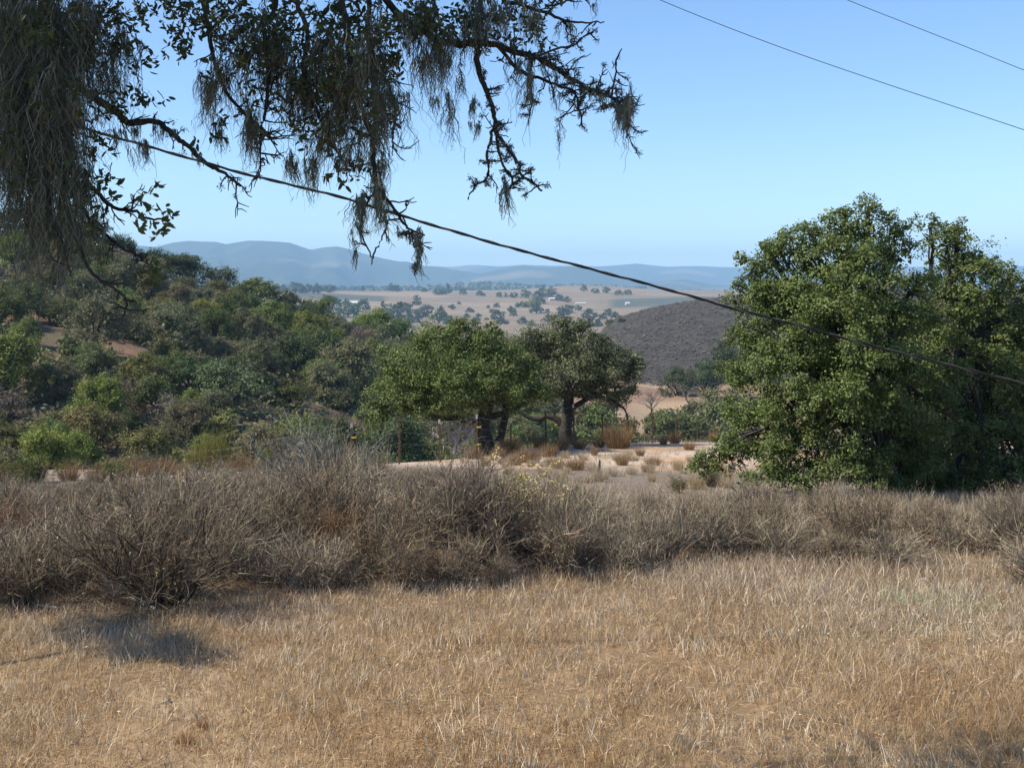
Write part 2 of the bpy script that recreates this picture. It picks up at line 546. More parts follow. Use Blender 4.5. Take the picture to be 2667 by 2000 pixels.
# ------------------------------------------------------------------ oak trees
def crown_leaves(mb, blobs, n_leaf, L, Wd, base, subs=26, spread=.22, shell=.86, lump=.25, inner=.035, flat=.75, upbias=.15, var=.22, hue=.1):
    """leaf clumps spread over the surfaces of several lobes"""
    blobs = np.asarray(blobs, float)      # (k,4) centre + radius
    area = blobs[:, 3] ** 2
    share = area / area.sum()
    for b, s in zip(blobs, share):
        n = max(20, int(n_leaf * s))
        c, r = b[:3], b[3]
        dirs = rdir(subs * 3)
        keep = rng.random(len(dirs)) < np.clip(.62 + .5 * dirs[:, 2], .22, 1)
        dirs = dirs[keep][:subs]
        sr = r * shell * (1 + lump * rng.normal(size=(len(dirs), 1)))
        sc = c + dirs * sr * np.array([1, 1, .9])
        k = rng.integers(0, len(sc), n)
        tone = (1 + .18 * rng.normal(size=len(sc)))
        off = rng.normal(size=(n, 3)) * r * spread * np.array([1, 1, flat])
        pos = sc[k] + off
        outw = nrm(pos - c)
        nn = nrm(outw * .9 + rdir(n) * .8 + np.array([0, 0, upbias + .25]))
        d = nrm(np.cross(nn, rdir(n)) + outw * .35 - np.array([0, 0, .2]))
        cc = cols(base, n, var, hue) * tone[k][:, None]
        sz = rng.uniform(.7, 1.25, n)
        leaves(mb, pos, d, nn, L * sz, Wd * sz, np.clip(cc, .004, .9))
        ni = int(n * inner)
        if ni:
            pos = c + rdir(ni) * r * rng.random((ni, 1)) ** .6 * .7
            leaves(mb, pos, rdir(ni), rdir(ni), L * 2.4, Wd * 2.4, cols(base, ni, var, hue) * .9)

def limb_to(mb, a, b, r0, r1, sag=.0, n=6, sides=6, jit=.03):
    a = np.asarray(a, float); b = np.asarray(b, float)
    u = np.linspace(0, 1, n)[:, None]
    ln = np.linalg.norm(b - a)
    p = a * (1 - u) + b * u + np.array([0, 0, 1.]) * (np.sin(u * np.pi) * sag * ln) + rng.normal(0, jit * ln, (n, 3)) * np.sin(u * np.pi)
    tube(mb, p, np.linspace(r0, r1, n), sides, (1, 1, 1), .15)
    return p

# generic hillside oak kinds (unit size: crown radius about 1)
def oak_kind(seed, n_lobes, flat, n_leaf, L, sparse=1.0, up=.95, trunk_h=.45, bare=0):
    global rng
    keep = rng; rng = np.random.default_rng(seed)
    lob = []
    for k in range(n_lobes):
        a = rng.random() * 2 * np.pi
        rr = .68 * math.sqrt(rng.random())
        h = trunk_h + .22 + (up * flat) * (1 - (rr / .85) ** 2) * rng.uniform(.35, 1.0)
        lob.append([rr * math.cos(a), rr * math.sin(a), h, rng.uniform(.18, .42)])
    for k in range(6):
        a = k / 6 * 2 * np.pi + rng.random()
        lob.append([.68 * math.cos(a), .68 * math.sin(a), trunk_h + rng.uniform(0, .25), rng.uniform(.25, .38)])
    mb = MB()
    crown_leaves(mb, lob, n_leaf, L, L * .75, (1, 1, 1), subs=int(16 * sparse), spread=.2, shell=.85, lump=.22, var=.2, hue=.07, inner=.05)
    tb = MB()
    nst = 3
    fork = np.array([rng.normal(0, .05), rng.normal(0, .05), trunk_h * .6])
    tube(tb, [[0, 0, -.25], [0, 0, 0], [fork[0] * .5, fork[1] * .5, trunk_h * .3], fork], [.11, .085, .07, .065], 7, (1, 1, 1), .2)
    for l in lob[::2]:
        q = limb_to(tb, fork, np.array(l[:3]), .045, .01, .08, 5, 5)
        if bare:
            for j in range(14):
                b0 = q[rng.integers(1, 5)]
                limb_to(tb, b0, b0 + rdir(1)[0] * np.array([.4, .4, .3]) + np.array([0, 0, .12]), .014, .005, .0, 5, 4, .08)
    rng = keep
    return mb.mesh('oak_crown', M_HLEAF), tb.mesh('oak_trunk', M_BARK, True)

KIND = [oak_kind(201, 13, .75, 7600, .058), oak_kind(202, 17, .95, 8200, .056), oak_kind(203, 11, .6, 7000, .058),
        oak_kind(204, 15, 1.2, 8000, .056), oak_kind(205, 10, .8, 3000, .06, .55, bare=1), oak_kind(206, 18, .7, 8200, .056), oak_kind(207, 13, 1.0, 7600, .057), oak_kind(208, 12, .85, 2200, .06, .5, bare=1)]
BUSH = [oak_kind(211, 7, .55, 3200, .09, 1, .9, .08), oak_kind(212, 6, .8, 3000, .09, 1, .9, .1)]
FARK = [oak_kind(221, 6, .8, 520, .2, .6, .95, .3), oak_kind(222, 8, 1.0, 560, .2, .6, .95, .35), oak_kind(223, 5, .55, 480, .2, .6, .95, .25), oak_kind(224, 4, 2.3, 560, .2, .7, .95, .3)]

PAL = {'dull grey-green': (.190, .188, .092), 'olive green': (.196, .198, .066), 'mid green': (.146, .182, .052),
       'bright yellow-green': (.215, .245, .050), 'grey-brown': (.23, .195, .13), 'dark green': (.098, .120, .045)}

def plant_oak(kind, pos, r, color, label, cat='oak tree', name='oak_tree', group=None, hs=1.0, sink=.0):
    cm, tm = kind
    t = thing(name, label, cat, (pos[0], pos[1], pos[2] - sink), random.random() * 6.28, (r, r, r * hs), group)
    c = obj('crown', cm, t); c.color = (*color, 1)
    obj('trunk', tm, t)
    return t

def jit_col(c, a=.12):
    f = 1 + a * random.gauss(0, 1)
    return tuple(max(.01, v * f * (1 + .06 * random.gauss(0, 1))) for v in c)

# crest oaks of the left hillside: px, top row, width in px
CREST = [(-30, 560, 190, 'dark green', 'dark green oak at the left edge of the hill crest, behind hanging lichen'),
         (110, 575, 190, 'dull grey-green', 'grey-green crest oak seen through the hanging lichen curtain'),
         (235, 590, 150, 'dark green', 'dark oak on the hill crest behind the drooping leafy branch'),
         (312, 608, 100, 'dark green', 'tall dark crest oak right beside the end of the drooping branch'),
         (420, 652, 150, 'dark green', 'dark rounded oak highest on the crest beside the blue mountains'),
         (505, 672, 125, 'dark green', 'dark oak in the middle of the clump on the hill crest'),
         (566, 692, 110, 'dark green', 'dark oak at the right end of the clump on the hill crest'),
         (665, 724, 145, 'olive green', 'broad olive oak standing alone after the gap on the crest'),
         (768, 768, 100, 'dark green', 'small dark oak on the crest just left of the far white roof'),
         (832, 782, 110, 'mid green', 'green oak on the descending crest below the far white roof'),
         (905, 838, 80, 'dark green', 'low dark oak low on the descending crest of the hill'),
         (975, 806, 120, 'bright yellow-green', 'pointed light green tree on the crest left of the middle oaks'),
         (1050, 838, 90, 'mid green', 'green crest oak just behind the left middle oak')]
placed = []
for k, (px, py, w, cn, lab) in enumerate(CREST):
    d = float(np.interp(px, LH_PX, LH_D)) - 4
    x = (px - CX) / F * d
    g = H(x, d)
    top = ZC - (py - HY) / F * d
    r = w / 2 * d / F
    hs = max(.65, min(2.2, (top - g) / (1.55 * r)))
    plant_oak(KIND[(k * 3) % 7], (x, d, g), r * 1.05, jit_col(PAL[cn], .06), lab, group='oaks along the crest of the left hillside', hs=hs)
    placed.append((x, d, r))

# standouts on the slope: px, row of crown centre, width, height factor
STAND = [(255, 1062, 165, 'bright yellow-green', 1, 'bright yellow-green oak low on the left hillside, shadow at its foot', 1.05),
         (700, 830, 130, 'mid green', 5, 'vivid green oak below the crest right of the alone-standing olive oak', 1.0),
         (800, 850, 120, 'bright yellow-green', 2, 'light green rounded tree near the right end of the hillside crest', 1.0),
         (610, 1000, 200, 'dull grey-green', 4, 'large grey half-bare oak just above the bare red soil slope', .95),
         (370, 970, 150, 'olive green', 0, 'domed olive oak directly below the short red dirt track', .95),
         (330, 1090, 110, 'grey-brown', 4, 'brownish half-dead shrubby oak right of the bright yellow-green oak', .8),
         (900, 960, 190, 'dull grey-green', 5, 'wide grey-green oak touching the left edge of the middle oaks', 1.0),
         (250, 860, 170, 'dull grey-green', 3, 'tall grey-green oak right above the start of the red dirt track', 1.1),
         (460, 880, 190, 'dull grey-green', 6, 'big dull oak at the right end of the red dirt track', 1.0),
         (60, 790, 130, 'dark green', 0, 'dark oak standing on the upper dirt track at the left edge', 1.0)]
for px, py, w, cn, kd, lab, hs in STAND:
    p = hit(px, py + w * .38, 60)
    r = w / 2 * p[1] / F
    plant_oak(KIND[kd], p, r, jit_col(PAL[cn], .05), lab, group='oaks on the left hillside', hs=hs)
    placed.append((p[0], p[1], r))

# the wood on the slope, tree by tree
GAPS = [(860, 1065, 950, 1100), (305, 895, 375, 912), (60, 823, 120, 835)]
names = list(PAL)
cnt = 0
slope = []
for attempt in range(16000):
    d = random.uniform(84 ** 1.5, 318 ** 1.5) ** (1 / 1.5)
    px = random.uniform(-90, 1440)
    if d > np.interp(px, LH_PX, LH_D) - 2:
        continue
    x = (px - CX) / F * d
    r = random.choice([2.2, 2.9, 3.3, 3.7, 4.1, 4.6]) * random.uniform(.9, 1.1) * (1.0 if d > 110 else .8)
    if any((x - a) ** 2 + (d - b) ** 2 < (.60 * (r + c)) ** 2 for a, b, c in placed):
        continue
    g = H(x, d)
    pt = HY - (g + 1.45 * r - ZC) / d * F; pb = HY - (g - ZC) / d * F; pw = r * F / d
    if any(px + .6 * pw > a and px - .6 * pw < c and pb > b and pt + .25 * (pb - pt) < e for a, b, c, e in GAPS):
        continue
    placed.append((x, d, r)); slope.append((px, d, x, g, r, (pt + pb) / 2))
    cnt += 1
    if cnt >= 285:
        break
HM = [(255, 105, 'bright yellow-green oak'), (700, 265, 'vivid green oak'), (800, 280, 'light green rounded tree'), (610, 170, 'grey half-bare oak'), (370, 180, 'domed olive oak'),
      (330, 100, 'brownish half-dead oak'), (900, 190, 'wide grey-green oak'), (250, 220, 'dirt track'), (460, 210, 'big dull oak'), (60, 235, 'upper dirt track'), (900, 130, 'red soil slope'), (1150, 200, 'left middle oak'), (1000, 280, 'pointed light green tree'), (500, 255, 'crest clump'), (80, 130, 'leafy left margin of the hill')]
print('slope oaks', cnt)
for k, (px, d, x, g, r, py) in enumerate(slope):
    cn = random.choices(names, [30, 24, 18, 7, 9, 12])[0]
    bush = random.random() < .16
    kd = random.choice(BUSH) if bush else (random.choice((KIND[4], KIND[7])) if cn == 'grey-brown' else random.choice(KIND[:4] + KIND[5:7]))
    size = 'small' if r < 2.3 else ('large' if r > 3.6 else 'mid-sized')
    lab = f"{size} {cn} {'bush' if bush else 'oak'} {beside(px, d, HM)}"
    t_ = plant_oak(kd, (x, d, g), r, jit_col(PAL[cn]), lab, group='oaks in the wood on the left hillside', hs=random.uniform(.8, 1.15), sink=.15 * r)
    later(t_, lab, px)

# gully bushes seen between the middle oaks and right of them
for px, py, w, d, cn, lab in [(1500, 1120, 110, 88, 'dull grey-green', 'grey-green bush in the gully right beside the right middle trunk'),
                              (1590, 1105, 120, 88, 'olive green', 'olive bush in the gully above the largest golden tuft'),
                              (1820, 1085, 100, 88, 'dull grey-green', 'grey-green bush right below the leaning bare tree'),
                              (1745, 1115, 120, 88, 'mid green', 'broad green bush beyond the fence right of the upright bare tree'),
                              (1900, 1060, 110, 88, 'dull grey-green', 'grey-green bush left of the big right oak beyond the fence'),
                              (1545, 1125, 110, 88, 'mid green', 'green bush in the gully behind the fence, right of the right middle trunk'),
                              (1610, 1150, 90, 80, 'olive green', 'low olive bush beyond the fence behind the largest golden tuft'),
                              (1790, 1125, 110, 92, 'mid green', 'green bush beyond the fence below the leaning bare tree'),
                              (1870, 1110, 110, 100, 'dull grey-green', 'grey-green bush beyond the fence beside the big right oak'),
                              (1700, 1160, 70, 84, 'dull grey-green', 'small bush beyond the fence under the upright bare tree'),
                              (1400, 1120, 100, 78, 'bright yellow-green', 'yellow-green bush seen between the two middle trunks'),
                              (1340, 1140, 90, 74, 'olive green', 'olive bush behind the left middle trunk'),
                              (1090, 1150, 130, 66, 'dark green', 'dark bush under the left skirt of the left middle oak'),
                              (1000, 1165, 100, 60, 'mid green', 'green bush at the left foot of the left middle oak')]:
    p = hit(px, py + w * .2, 68)
    r = w / 2 * p[1] / F * 1.35
    plant_oak(BUSH[random.randrange(2)], p, r, jit_col(PAL[cn], .05), lab, 'bush', 'green_bush', 'bushes in the gully', hs=1.05)
# dark oaks at the foot of the chaparral hill
for px, py, w, cn, kd, lab in [(1762, 985, 110, 'dark green', 5, 'left one of the dark oak trio at the foot of the brush hill'),
                               (1830, 975, 110, 'dark green', 1, 'middle one of the dark oak trio at the foot of the brush hill'),
                               (1875, 930, 100, 'dark green', 3, 'highest dark oak on the brush hill beside the big right oak'),
                               (1905, 960, 90, 'mid green', 2, 'green oak under the highest dark oak beside the big right oak'),
                               (1960, 900, 90, 'dark green', 0, 'dark oak on the brush hill half hidden by the big right oak')]:
    p = hit(px, py + w * .42, 150)
    r = w / 2 * p[1] / F
    plant_oak(KIND[kd], p, r, jit_col(PAL[cn], .05), lab, group='oaks at the foot of the brush hill', sink=.4 * r, hs=1.15)

# ------------------------------------------------------------------ bare trees in the field
def bare_tree(px, py, w, h, lean, label, d0=120):
    p = hit(px, py, d0)
    s = p[1] / F
    t = thing('bare_tree', label, 'tree', p, 0, 1, 'leafless trees in the orange field')
    hh = h * s; ww = w * s / 2
    fork = np.array([lean * hh * .4, 0, hh * .38])
    tb = MB(); tube(tb, [[0, 0, -.3], [lean * hh * .2, 0, hh * .2], fork], [.3, .24, .2], 6)
    obj('trunk', tb.mesh('trunk', M_BARK), t)
    bb = MB()
    for k in range(11):
        a = random.random() * 6.28
        e = np.array([math.cos(a) * ww * random.uniform(.6, 1) + lean * hh * .3, math.sin(a) * ww, hh * random.uniform(.6, 1.0)])
        q = limb_to(bb, fork, e, .12, .04, .12, 6, 5, .06)
        for j in range(7):
            b0 = q[random.randrange(2, 6)]
            limb_to(bb, b0, b0 + np.array([random.gauss(0, .3), random.gauss(0, .3), random.gauss(.12, .2)]) * ww * .8, .05, .02, 0, 4, 4, .1)
    obj('branches', bb.mesh('branches', mat_noise('grey_branch', (.09, .08, .07), (.2, .18, .155), 3)), t)
bare_tree(1693, 1096, 105, 78, .15, 'upright leafless grey tree in the orange field beyond the fence')
bare_tree(1800, 1062, 70, 62, -.55, 'leaning leafless tree in the orange field below the dark oak trio')

# ------------------------------------------------------------------ the middle oaks
SATN = 7
def pblobs(lst, d, s=1.0):
    o = []
    for b in lst:
        px, py, r = b[:3]
        dd = d + (b[3] if len(b) > 3 else rng.uniform(-1, 1) * r * d / F * .9)
        p = P(px, py, dd)
        rr = r * dd / F * s
        o.append([*p, rr * .80])
        for k in range(SATN):
            v = rdir(1)[0]; v[2] = abs(v[2]) * .9 - .25
            o.append([*(p + nrm(v) * rr * rng.uniform(.72, 1.08)), rr * rng.uniform(.20, .40)])
    return np.array(o)

GREENS = [(.112, .148, .036), (.128, .164, .044), (.090, .122, .031), (.158, .188, .064)]
GREYG = [(.135, .148, .074), (.118, .135, .058), (.185, .185, .122), (.095, .114, .048)]

def big_oak(label, base, trunk_paths, lobes, d, n_leaf, L, base_cols, group=None, name='oak_tree', limbs=True, tm=M_BARK, drop=0, **kw):
    base = np.asarray(base, float)
    t = thing(name, label, 'oak tree', base, 0, 1, group)
    bl = pblobs([(l[0], l[1] + drop, *l[2:]) for l in lobes], d)
    mb = MB()
    crown_leaves(mb, bl - np.array([*base, 0]), n_leaf, L, L * .62, base_cols, **kw)
    obj('crown', mb.mesh('crown', M_LEAF), t)
    for k, (pts, rads) in enumerate(trunk_paths):
        tb = MB()
        p, r = smooth_path(np.array(pts) - base, rads, 5)
        tube(tb, p, r, 10, (1, 1, 1), .12)
        obj('trunk' if k == 0 else 'limb', tb.mesh('trunk' if k == 0 else 'limb', tm, True), t)
    if limbs:
        top = np.array(trunk_paths[0][0][-1]) - base
        lb = MB()
        for b in bl[::SATN + 1]:
            c = b[:3] - base
            q = limb_to(lb, top, c, .06 + .012 * np.linalg.norm(c - top), .025, .04, 7, 6, .04)
            for j in range(5):
                e = c + rdir(1)[0] * b[3] * .9
                limb_to(lb, q[random.randrange(3, 7)], e, .025, .008, .0, 5, 4, .06)
        obj('branches', lb.mesh('branches', tm, True), t)
    return t

d1 = 42.5
T1 = [(1085, 950, 85, -.6), (1150, 890, 75, 0), (1060, 1010, 78, -.5), (1000, 1035, 62, 0), (965, 1068, 42, .2), (1180, 970, 85, -1.6), (1265, 925, 85, 0), (1285, 1000, 75, -1.6),
      (1215, 1030, 65, -2.0), (1125, 868, 42, .5), (1245, 868, 48, .3), (1350, 985, 66, -.2), (1120, 1050, 55, -1.5), (1395, 1010, 40, 0), (1200, 900, 70, 1.5), (1300, 940, 70, 1.6), (1100, 980, 70, 1.8), (1345, 1035, 45, -.5),
      (1180, 848, 30, .2), (1040, 930, 55, .8), (1290, 878, 36, .8)]
p1 = P(1275, 1178, d1)
big_oak('dark green spreading oak with a leaning trunk behind the fence, left of the middle pair', p1,
        [([p1 - [0, 0, .4], P(1266, 1150, d1), P(1258, 1110, d1), P(1270, 1050, d1)], [.36, .30, .27, .24]),
         ([P(1300, 1150, d1 + .5), P(1310, 1110, d1 + .6), P(1318, 1060, d1 + .6), P(1300, 1000, d1 + .4)], [.17, .16, .14, .10]),
         ([P(1258, 1110, d1), P(1200, 1090, d1 - .2), P(1120, 1085, d1 - .2), P(1060, 1060, d1)], [.18, .13, .10, .06]),
         ([P(1262, 1090, d1), P(1330, 1070, d1), P(1370, 1050, d1)], [.14, .1, .06])],
        T1, d1, 80000, .082, GREENS, 'the two oaks behind the fence', drop=14)
d2 = 47.0
T2 = [(1370, 900, 62, .5), (1435, 875, 66, 0), (1500, 855, 44, 0), (1525, 905, 66, -.8), (1600, 935, 62, 0), (1640, 965, 42, 0), (1580, 985, 56, -1.2), (1480, 965, 66, -1.5), (1545, 1005, 48, -1), (1400, 950, 60, .6),
      (1625, 1005, 34, -.4), (1655, 938, 26, .3), (1460, 920, 66, 1.6), (1560, 930, 60, 1.5), (1330, 905, 48, .5), (1470, 845, 24, 0), (1515, 838, 24, .2), (1590, 900, 36, .4), (1450, 1010, 42, -.9), (1610, 1030, 26, -.8)]
p2 = P(1478, 1142, d2)
big_oak('grey-green lichened oak with a straight dark trunk, right of the middle pair', p2,
        [([p2 - [0, 0, .4], P(1472, 1120, d2), P(1478, 1080, d2), P(1482, 1030, d2)], [.32, .27, .25, .22]),
         ([P(1472, 1118, d2), P(1452, 1094, d2), P(1425, 1084, d2), P(1400, 1092, d2), P(1372, 1084, d2), P(1340, 1060, d2)], [.15, .14, .12, .10, .09, .05]),
         ([P(1425, 1084, d2), P(1412, 1096, d2), P(1398, 1108, d2)], [.08, .06, .03]),
         ([P(1480, 1070, d2), P(1540, 1035, d2 - .4), P(1590, 1042, d2 - .6), P(1612, 1056, d2 - .6), P(1628, 1068, d2 - .6), P(1634, 1094, d2 - .6)], [.13, .1, .08, .055, .04, .02]),
         ([P(1612, 1056, d2 - .6), P(1604, 1030, d2 - .6), P(1600, 1000, d2 - .5)], [.05, .05, .04])],
        T2, d2, 60000, .082, GREYG, 'the two oaks behind the fence', var=.28, drop=14)
# pale lichened dead shrub under the left middle oak
pd = P(1190, 1172, 41.5)
ps = thing('bare_shrub', 'pale lichen-covered tangle of bare branches under the left middle oak', 'shrub', pd)
for k in range(13):
    sb = MB()
    e = np.array([random.uniform(-1.2, .8), random.uniform(-.5, .5), random.uniform(.5, 1.25)])
    q = limb_to(sb, (random.gauss(0, .12), random.gauss(0, .1), -.1), e, .05, .018, .15, 7, 5, .07)
    for j in range(9):
        b0 = q[random.randrange(2, 7)]
        limb_to(sb, b0, b0 + rdir(1)[0] * random.uniform(.2, .5), .022, .008, -.1, 5, 4, .1)
    obj('branch', sb.mesh('branch', M_PALEBARK), ps)

# ------------------------------------------------------------------ the big oaks on the right
dA = 21.5
TA = [(1985, 700, 62, .2), (2000, 800, 95, 0), (1962, 880, 68, .3), (1960, 985, 82, 0), (1955, 1085, 80, -.2), (1900, 1185, 70, -.5), (1830, 1215, 42, -.6), (2060, 1190, 100, -1.0), (2060, 1075, 100, -.9), (2080, 950, 110, -.9),
      (2085, 810, 105, -.5), (2085, 655, 68, 0), (2150, 700, 90, -.4), (2180, 610, 64, 0), (2262, 600, 62, .1), (2262, 540, 32, .1), (2330, 670, 70, .3), (2200, 820, 105, -1.2), (2245, 930, 110, -1.3), (2200, 1060, 110, -1.4),
      (2330, 810, 90, -.3), (2350, 960, 100, -.8), (2320, 1090, 100, -1.0), (2180, 1215, 75, -1.5), (2290, 1205, 58, -1.2), (2250, 720, 100, -.6), (2030, 650, 46, .3), (1995, 640, 14, .3), (2250, 850, 110, 1.2), (2120, 1000, 110, 1.2), (2120, 850, 110, 1.3), (2240, 1080, 110, 1.0), (2000, 1150, 80, .9), (2110, 600, 30, .2), (2340, 600, 34, .2), (1925, 745, 22, .2), (2205, 555, 22, .1), (2390, 1130, 90, -.3), (2380, 1220, 70, -.2), (2100, 1255, 60, -1.4), (2000, 1245, 60, -1.2), (2420, 1040, 80, .4), (2350, 1180, 80, .9), (2395, 745, 52, .4), (2390, 830, 58, .3), (2200, 1180, 100, .9), (2250, 1250, 55, -1.6), (2330, 1265, 45, -1.0)]
pA = P(2330, 1300, dA)
big_oak('large dense green oak on the right, its foliage reaching the ground', pA,
        [([pA - [0, 0, .4], P(2325, 1240, dA), P(2300, 1120, dA), P(2240, 960, dA)], [.26, .22, .2, .16]),
         ([P(2300, 1290, dA + .3), P(2250, 1180, dA + .2), P(2140, 1020, dA), P(2060, 860, dA)], [.17, .15, .12, .07]),
         ([P(2300, 1120, dA), P(2330, 950, dA), P(2300, 740, dA)], [.14, .11, .05])],
        TA, dA, 160000, .053, GREENS, 'the big oaks on the right', subs=20, lump=.22, spread=.20, var=.13, hue=.06)
dB = 23.5
TB = [(2420, 590, 36, 0), (2465, 640, 66, 0), (2545, 690, 70, 0), (2620, 745, 60, 0), (2520, 780, 90, -.3), (2620, 860, 95, -.2), (2450, 760, 66, .2), (2480, 900, 85, -.2), (2600, 1000, 95, -.5), (2700, 900, 110, 0),
      (2490, 1050, 75, .3), (2650, 1130, 85, -.6), (2730, 1040, 100, 0), (2740, 770, 70, .2), (2560, 1130, 60, .5), (2500, 600, 30, .2), (2800, 900, 120, .5), (2780, 1120, 100, 0), (2540, 900, 90, 1.3), (2640, 1250, 60, -.8), (2420, 830, 60, .4), (2440, 1000, 70, .9), (2440, 1120, 70, .9), (2560, 1030, 80, 1.2), (2540, 1180, 70, .8), (2480, 1220, 55, .6), (2700, 1240, 70, -.5), (2600, 1270, 45, -.9), (2560, 820, 90, 1.4), (2480, 700, 60, 1.0), (2480, 1000, 75, -.9), (2540, 1130, 75, -1.1), (2450, 1180, 65, -.9), (2520, 1255, 55, -1.1), (2620, 1225, 65, -1.2), (2400, 930, 60, .2)]
pB = P(2515, 1300, dB)
big_oak('oak with dark open interior at the right edge behind the large oak', pB,
        [([pB - [0, 0, .4], P(2505, 1230, dB), P(2500, 1100, dB), P(2490, 900, dB)], [.17, .14, .12, .09]),
         ([P(2515, 1290, dB), P(2570, 1180, dB), P(2620, 1030, dB), P(2640, 860, dB)], [.13, .11, .09, .06])],
        TB, dB, 86000, .057, GREENS, 'the big oaks on the right', subs=16, lump=.25, spread=.20, var=.13, hue=.06)

for px, d, r, cn, kd, lab in [(2440, 33, 2.6, 'dark green', 1, 'dark oak filling the gap between the two big right oaks'),
                              (2560, 36, 3.0, 'dull grey-green', 6, 'grey-green oak behind the big oak at the right edge'),
                              (2720, 34, 3.2, 'dark green', 5, 'dark oak behind everything at the right edge'),
                              (2330, 38, 3.2, 'dark green', 3, 'dark oak hidden behind the trunk of the large right oak')]:
    x = (px - CX) / F * d
    plant_oak(KIND[kd], (x, d, H(x, d)), r, PAL[cn], lab, group='oaks behind the big right oaks', sink=.3)
for px, d, r, cn, lab in [(2440, 24.5, .9, 'dark green', 'dark undergrowth bush between the trunks of the big right oaks'),
                          (2580, 25.0, 1.0, 'dull grey-green', 'grey undergrowth bush right of the right-edge oak trunk'),
                          (2380, 23.2, .6, 'mid green', 'low green bush at the foot of the large right oak'),
                          (2680, 23.0, .8, 'olive green', 'olive bush at the right edge under the oak')]:
    x = (px - CX) / F * d
    plant_oak(BUSH[random.randrange(2)], (x, d, H(x, d)), r, PAL[cn], lab, 'bush', 'green_bush', group='undergrowth below the big right oaks', hs=1.0, sink=.05)

# ------------------------------------------------------------------ far valley: trees and buildings
FART = [(862, 800, 60, 1), (905, 808, 70, 0), (945, 800, 40, 1), (884, 835, 40, 2), (1000, 806, 30, 3), (1012, 815, 36, 0), (1040, 820, 60, 1), (1060, 805, 34, 1), (1085, 788, 26, 3), (1100, 812, 50, 0), (1075, 826, 50, 2), (1118, 800, 24, 2), (1143, 827, 56, 0), (1170, 838, 36, 1),
        (1176, 800, 22, 0), (1224, 808, 24, 2), (1216, 824, 18, 1), (1247, 822, 18, 0), (1240, 838, 26, 1), (1294, 796, 20, 0), (1295, 826, 36, 1), (1306, 835, 34, 2), (1333, 806, 26, 0), (1337, 818, 22, 1), (1235, 842, 22, 2),
        (1398, 806, 40, 0), (1405, 782, 36, 2), (1385, 788, 40, 2), (1363, 793, 30, 2), (1350, 796, 20, 0), (1426, 812, 14, 1), (1455, 806, 16, 0), (1470, 816, 40, 0), (1480, 808, 26, 1), (1490, 800, 18, 2), (1507, 804, 22, 0), (1536, 820, 42, 1), (1446, 824, 18, 2),
        (1570, 826, 26, 0), (1586, 816, 30, 1), (1604, 822, 28, 0), (1588, 838, 30, 2), (1546, 838, 44, 2), (1478, 832, 30, 2), (1425, 832, 30, 0),
        (1400, 768, 30, 1), (1412, 764, 34, 3), (1430, 766, 30, 0), (1438, 762, 26, 3), (1456, 776, 30, 2), (1478, 782, 22, 1), (1340, 768, 26, 2), (1370, 768, 30, 0), (1300, 770, 18, 1), (1318, 770, 14, 3), (1206, 762, 22, 1), (1168, 758, 24, 3), (1155, 762, 22, 0), (1140, 760, 30, 2), (1105, 756, 18, 1),
        (1020, 752, 22, 3), (1012, 750, 20, 0), (1032, 754, 24, 1), (1052, 752, 16, 3), (945, 754, 14, 3), (960, 752, 14, 3), (898, 750, 13, 3), (911, 750, 13, 3), (800, 752, 40, 2), (830, 754, 40, 0), (860, 752, 36, 2), (770, 752, 40, 1), (735, 757, 30, 0), (1250, 764, 24, 2), (1610, 762, 24, 2), (1580, 757, 24, 0), (1548, 756, 26, 2), (1520, 753, 20, 1), (1634, 761, 24, 2),
        (1280, 812, 14, 1), (1312, 815, 12, 0), (1268, 830, 14, 2), (1360, 838, 28, 1), (1385, 842, 26, 0), (1272, 800, 12, 1), (1195, 790, 12, 0), (1520, 838, 24, 1), (1620, 834, 24, 2), (960, 828, 30, 0), (930, 838, 40, 2)]
fv = {0: 'round dark oak', 1: 'full dark oak', 2: 'low spreading tree', 3: 'tall narrow tree'}
for px, py, w, kd in FART:
    p = hit(px, py + w * .28, 700)
    r = w / 2 * p[1] / F
    band = 'on the skyline of the far fields' if py < 772 else ('around the far house' if (1340 < px < 1490 and py < 800) else ('on the far bare slopes beyond the middle oaks' if px > 1180 else 'in the far valley near the long white roof'))
    bright = px in (1385, 1363)
    t_ = plant_oak(FARK[kd], p, r, jit_col(PAL['bright yellow-green'] if bright else PAL['dark green'], .12), f"{'light green ' if bright else 'blue-hazed '}{fv[kd]} {band}", 'tree', 'far_tree', 'scattered trees of the far valley', hs=random.uniform(.85, 1.1))
    mk = min(((902, 790, 'far white barn roof'), (1440, 775, 'far house'), (1634, 792, 'tiny white shed'), (1512, 790, 'low white farm shed'), (1020, 752, 'far field skyline'), (1250, 830, 'bare slope above the left middle oak'), (1560, 830, 'far slope by the brush hill'), (1080, 815, 'far tree belt')), key=lambda q: (px - q[0]) ** 2 + (3 * (py - q[1])) ** 2)
    later(t_, f"{'light green ' if bright else 'hazy '}{fv[kd]} {'above' if py < mk[1] - 8 else ('below' if py > mk[1] + 8 else 'near')} the {mk[2]}", px)

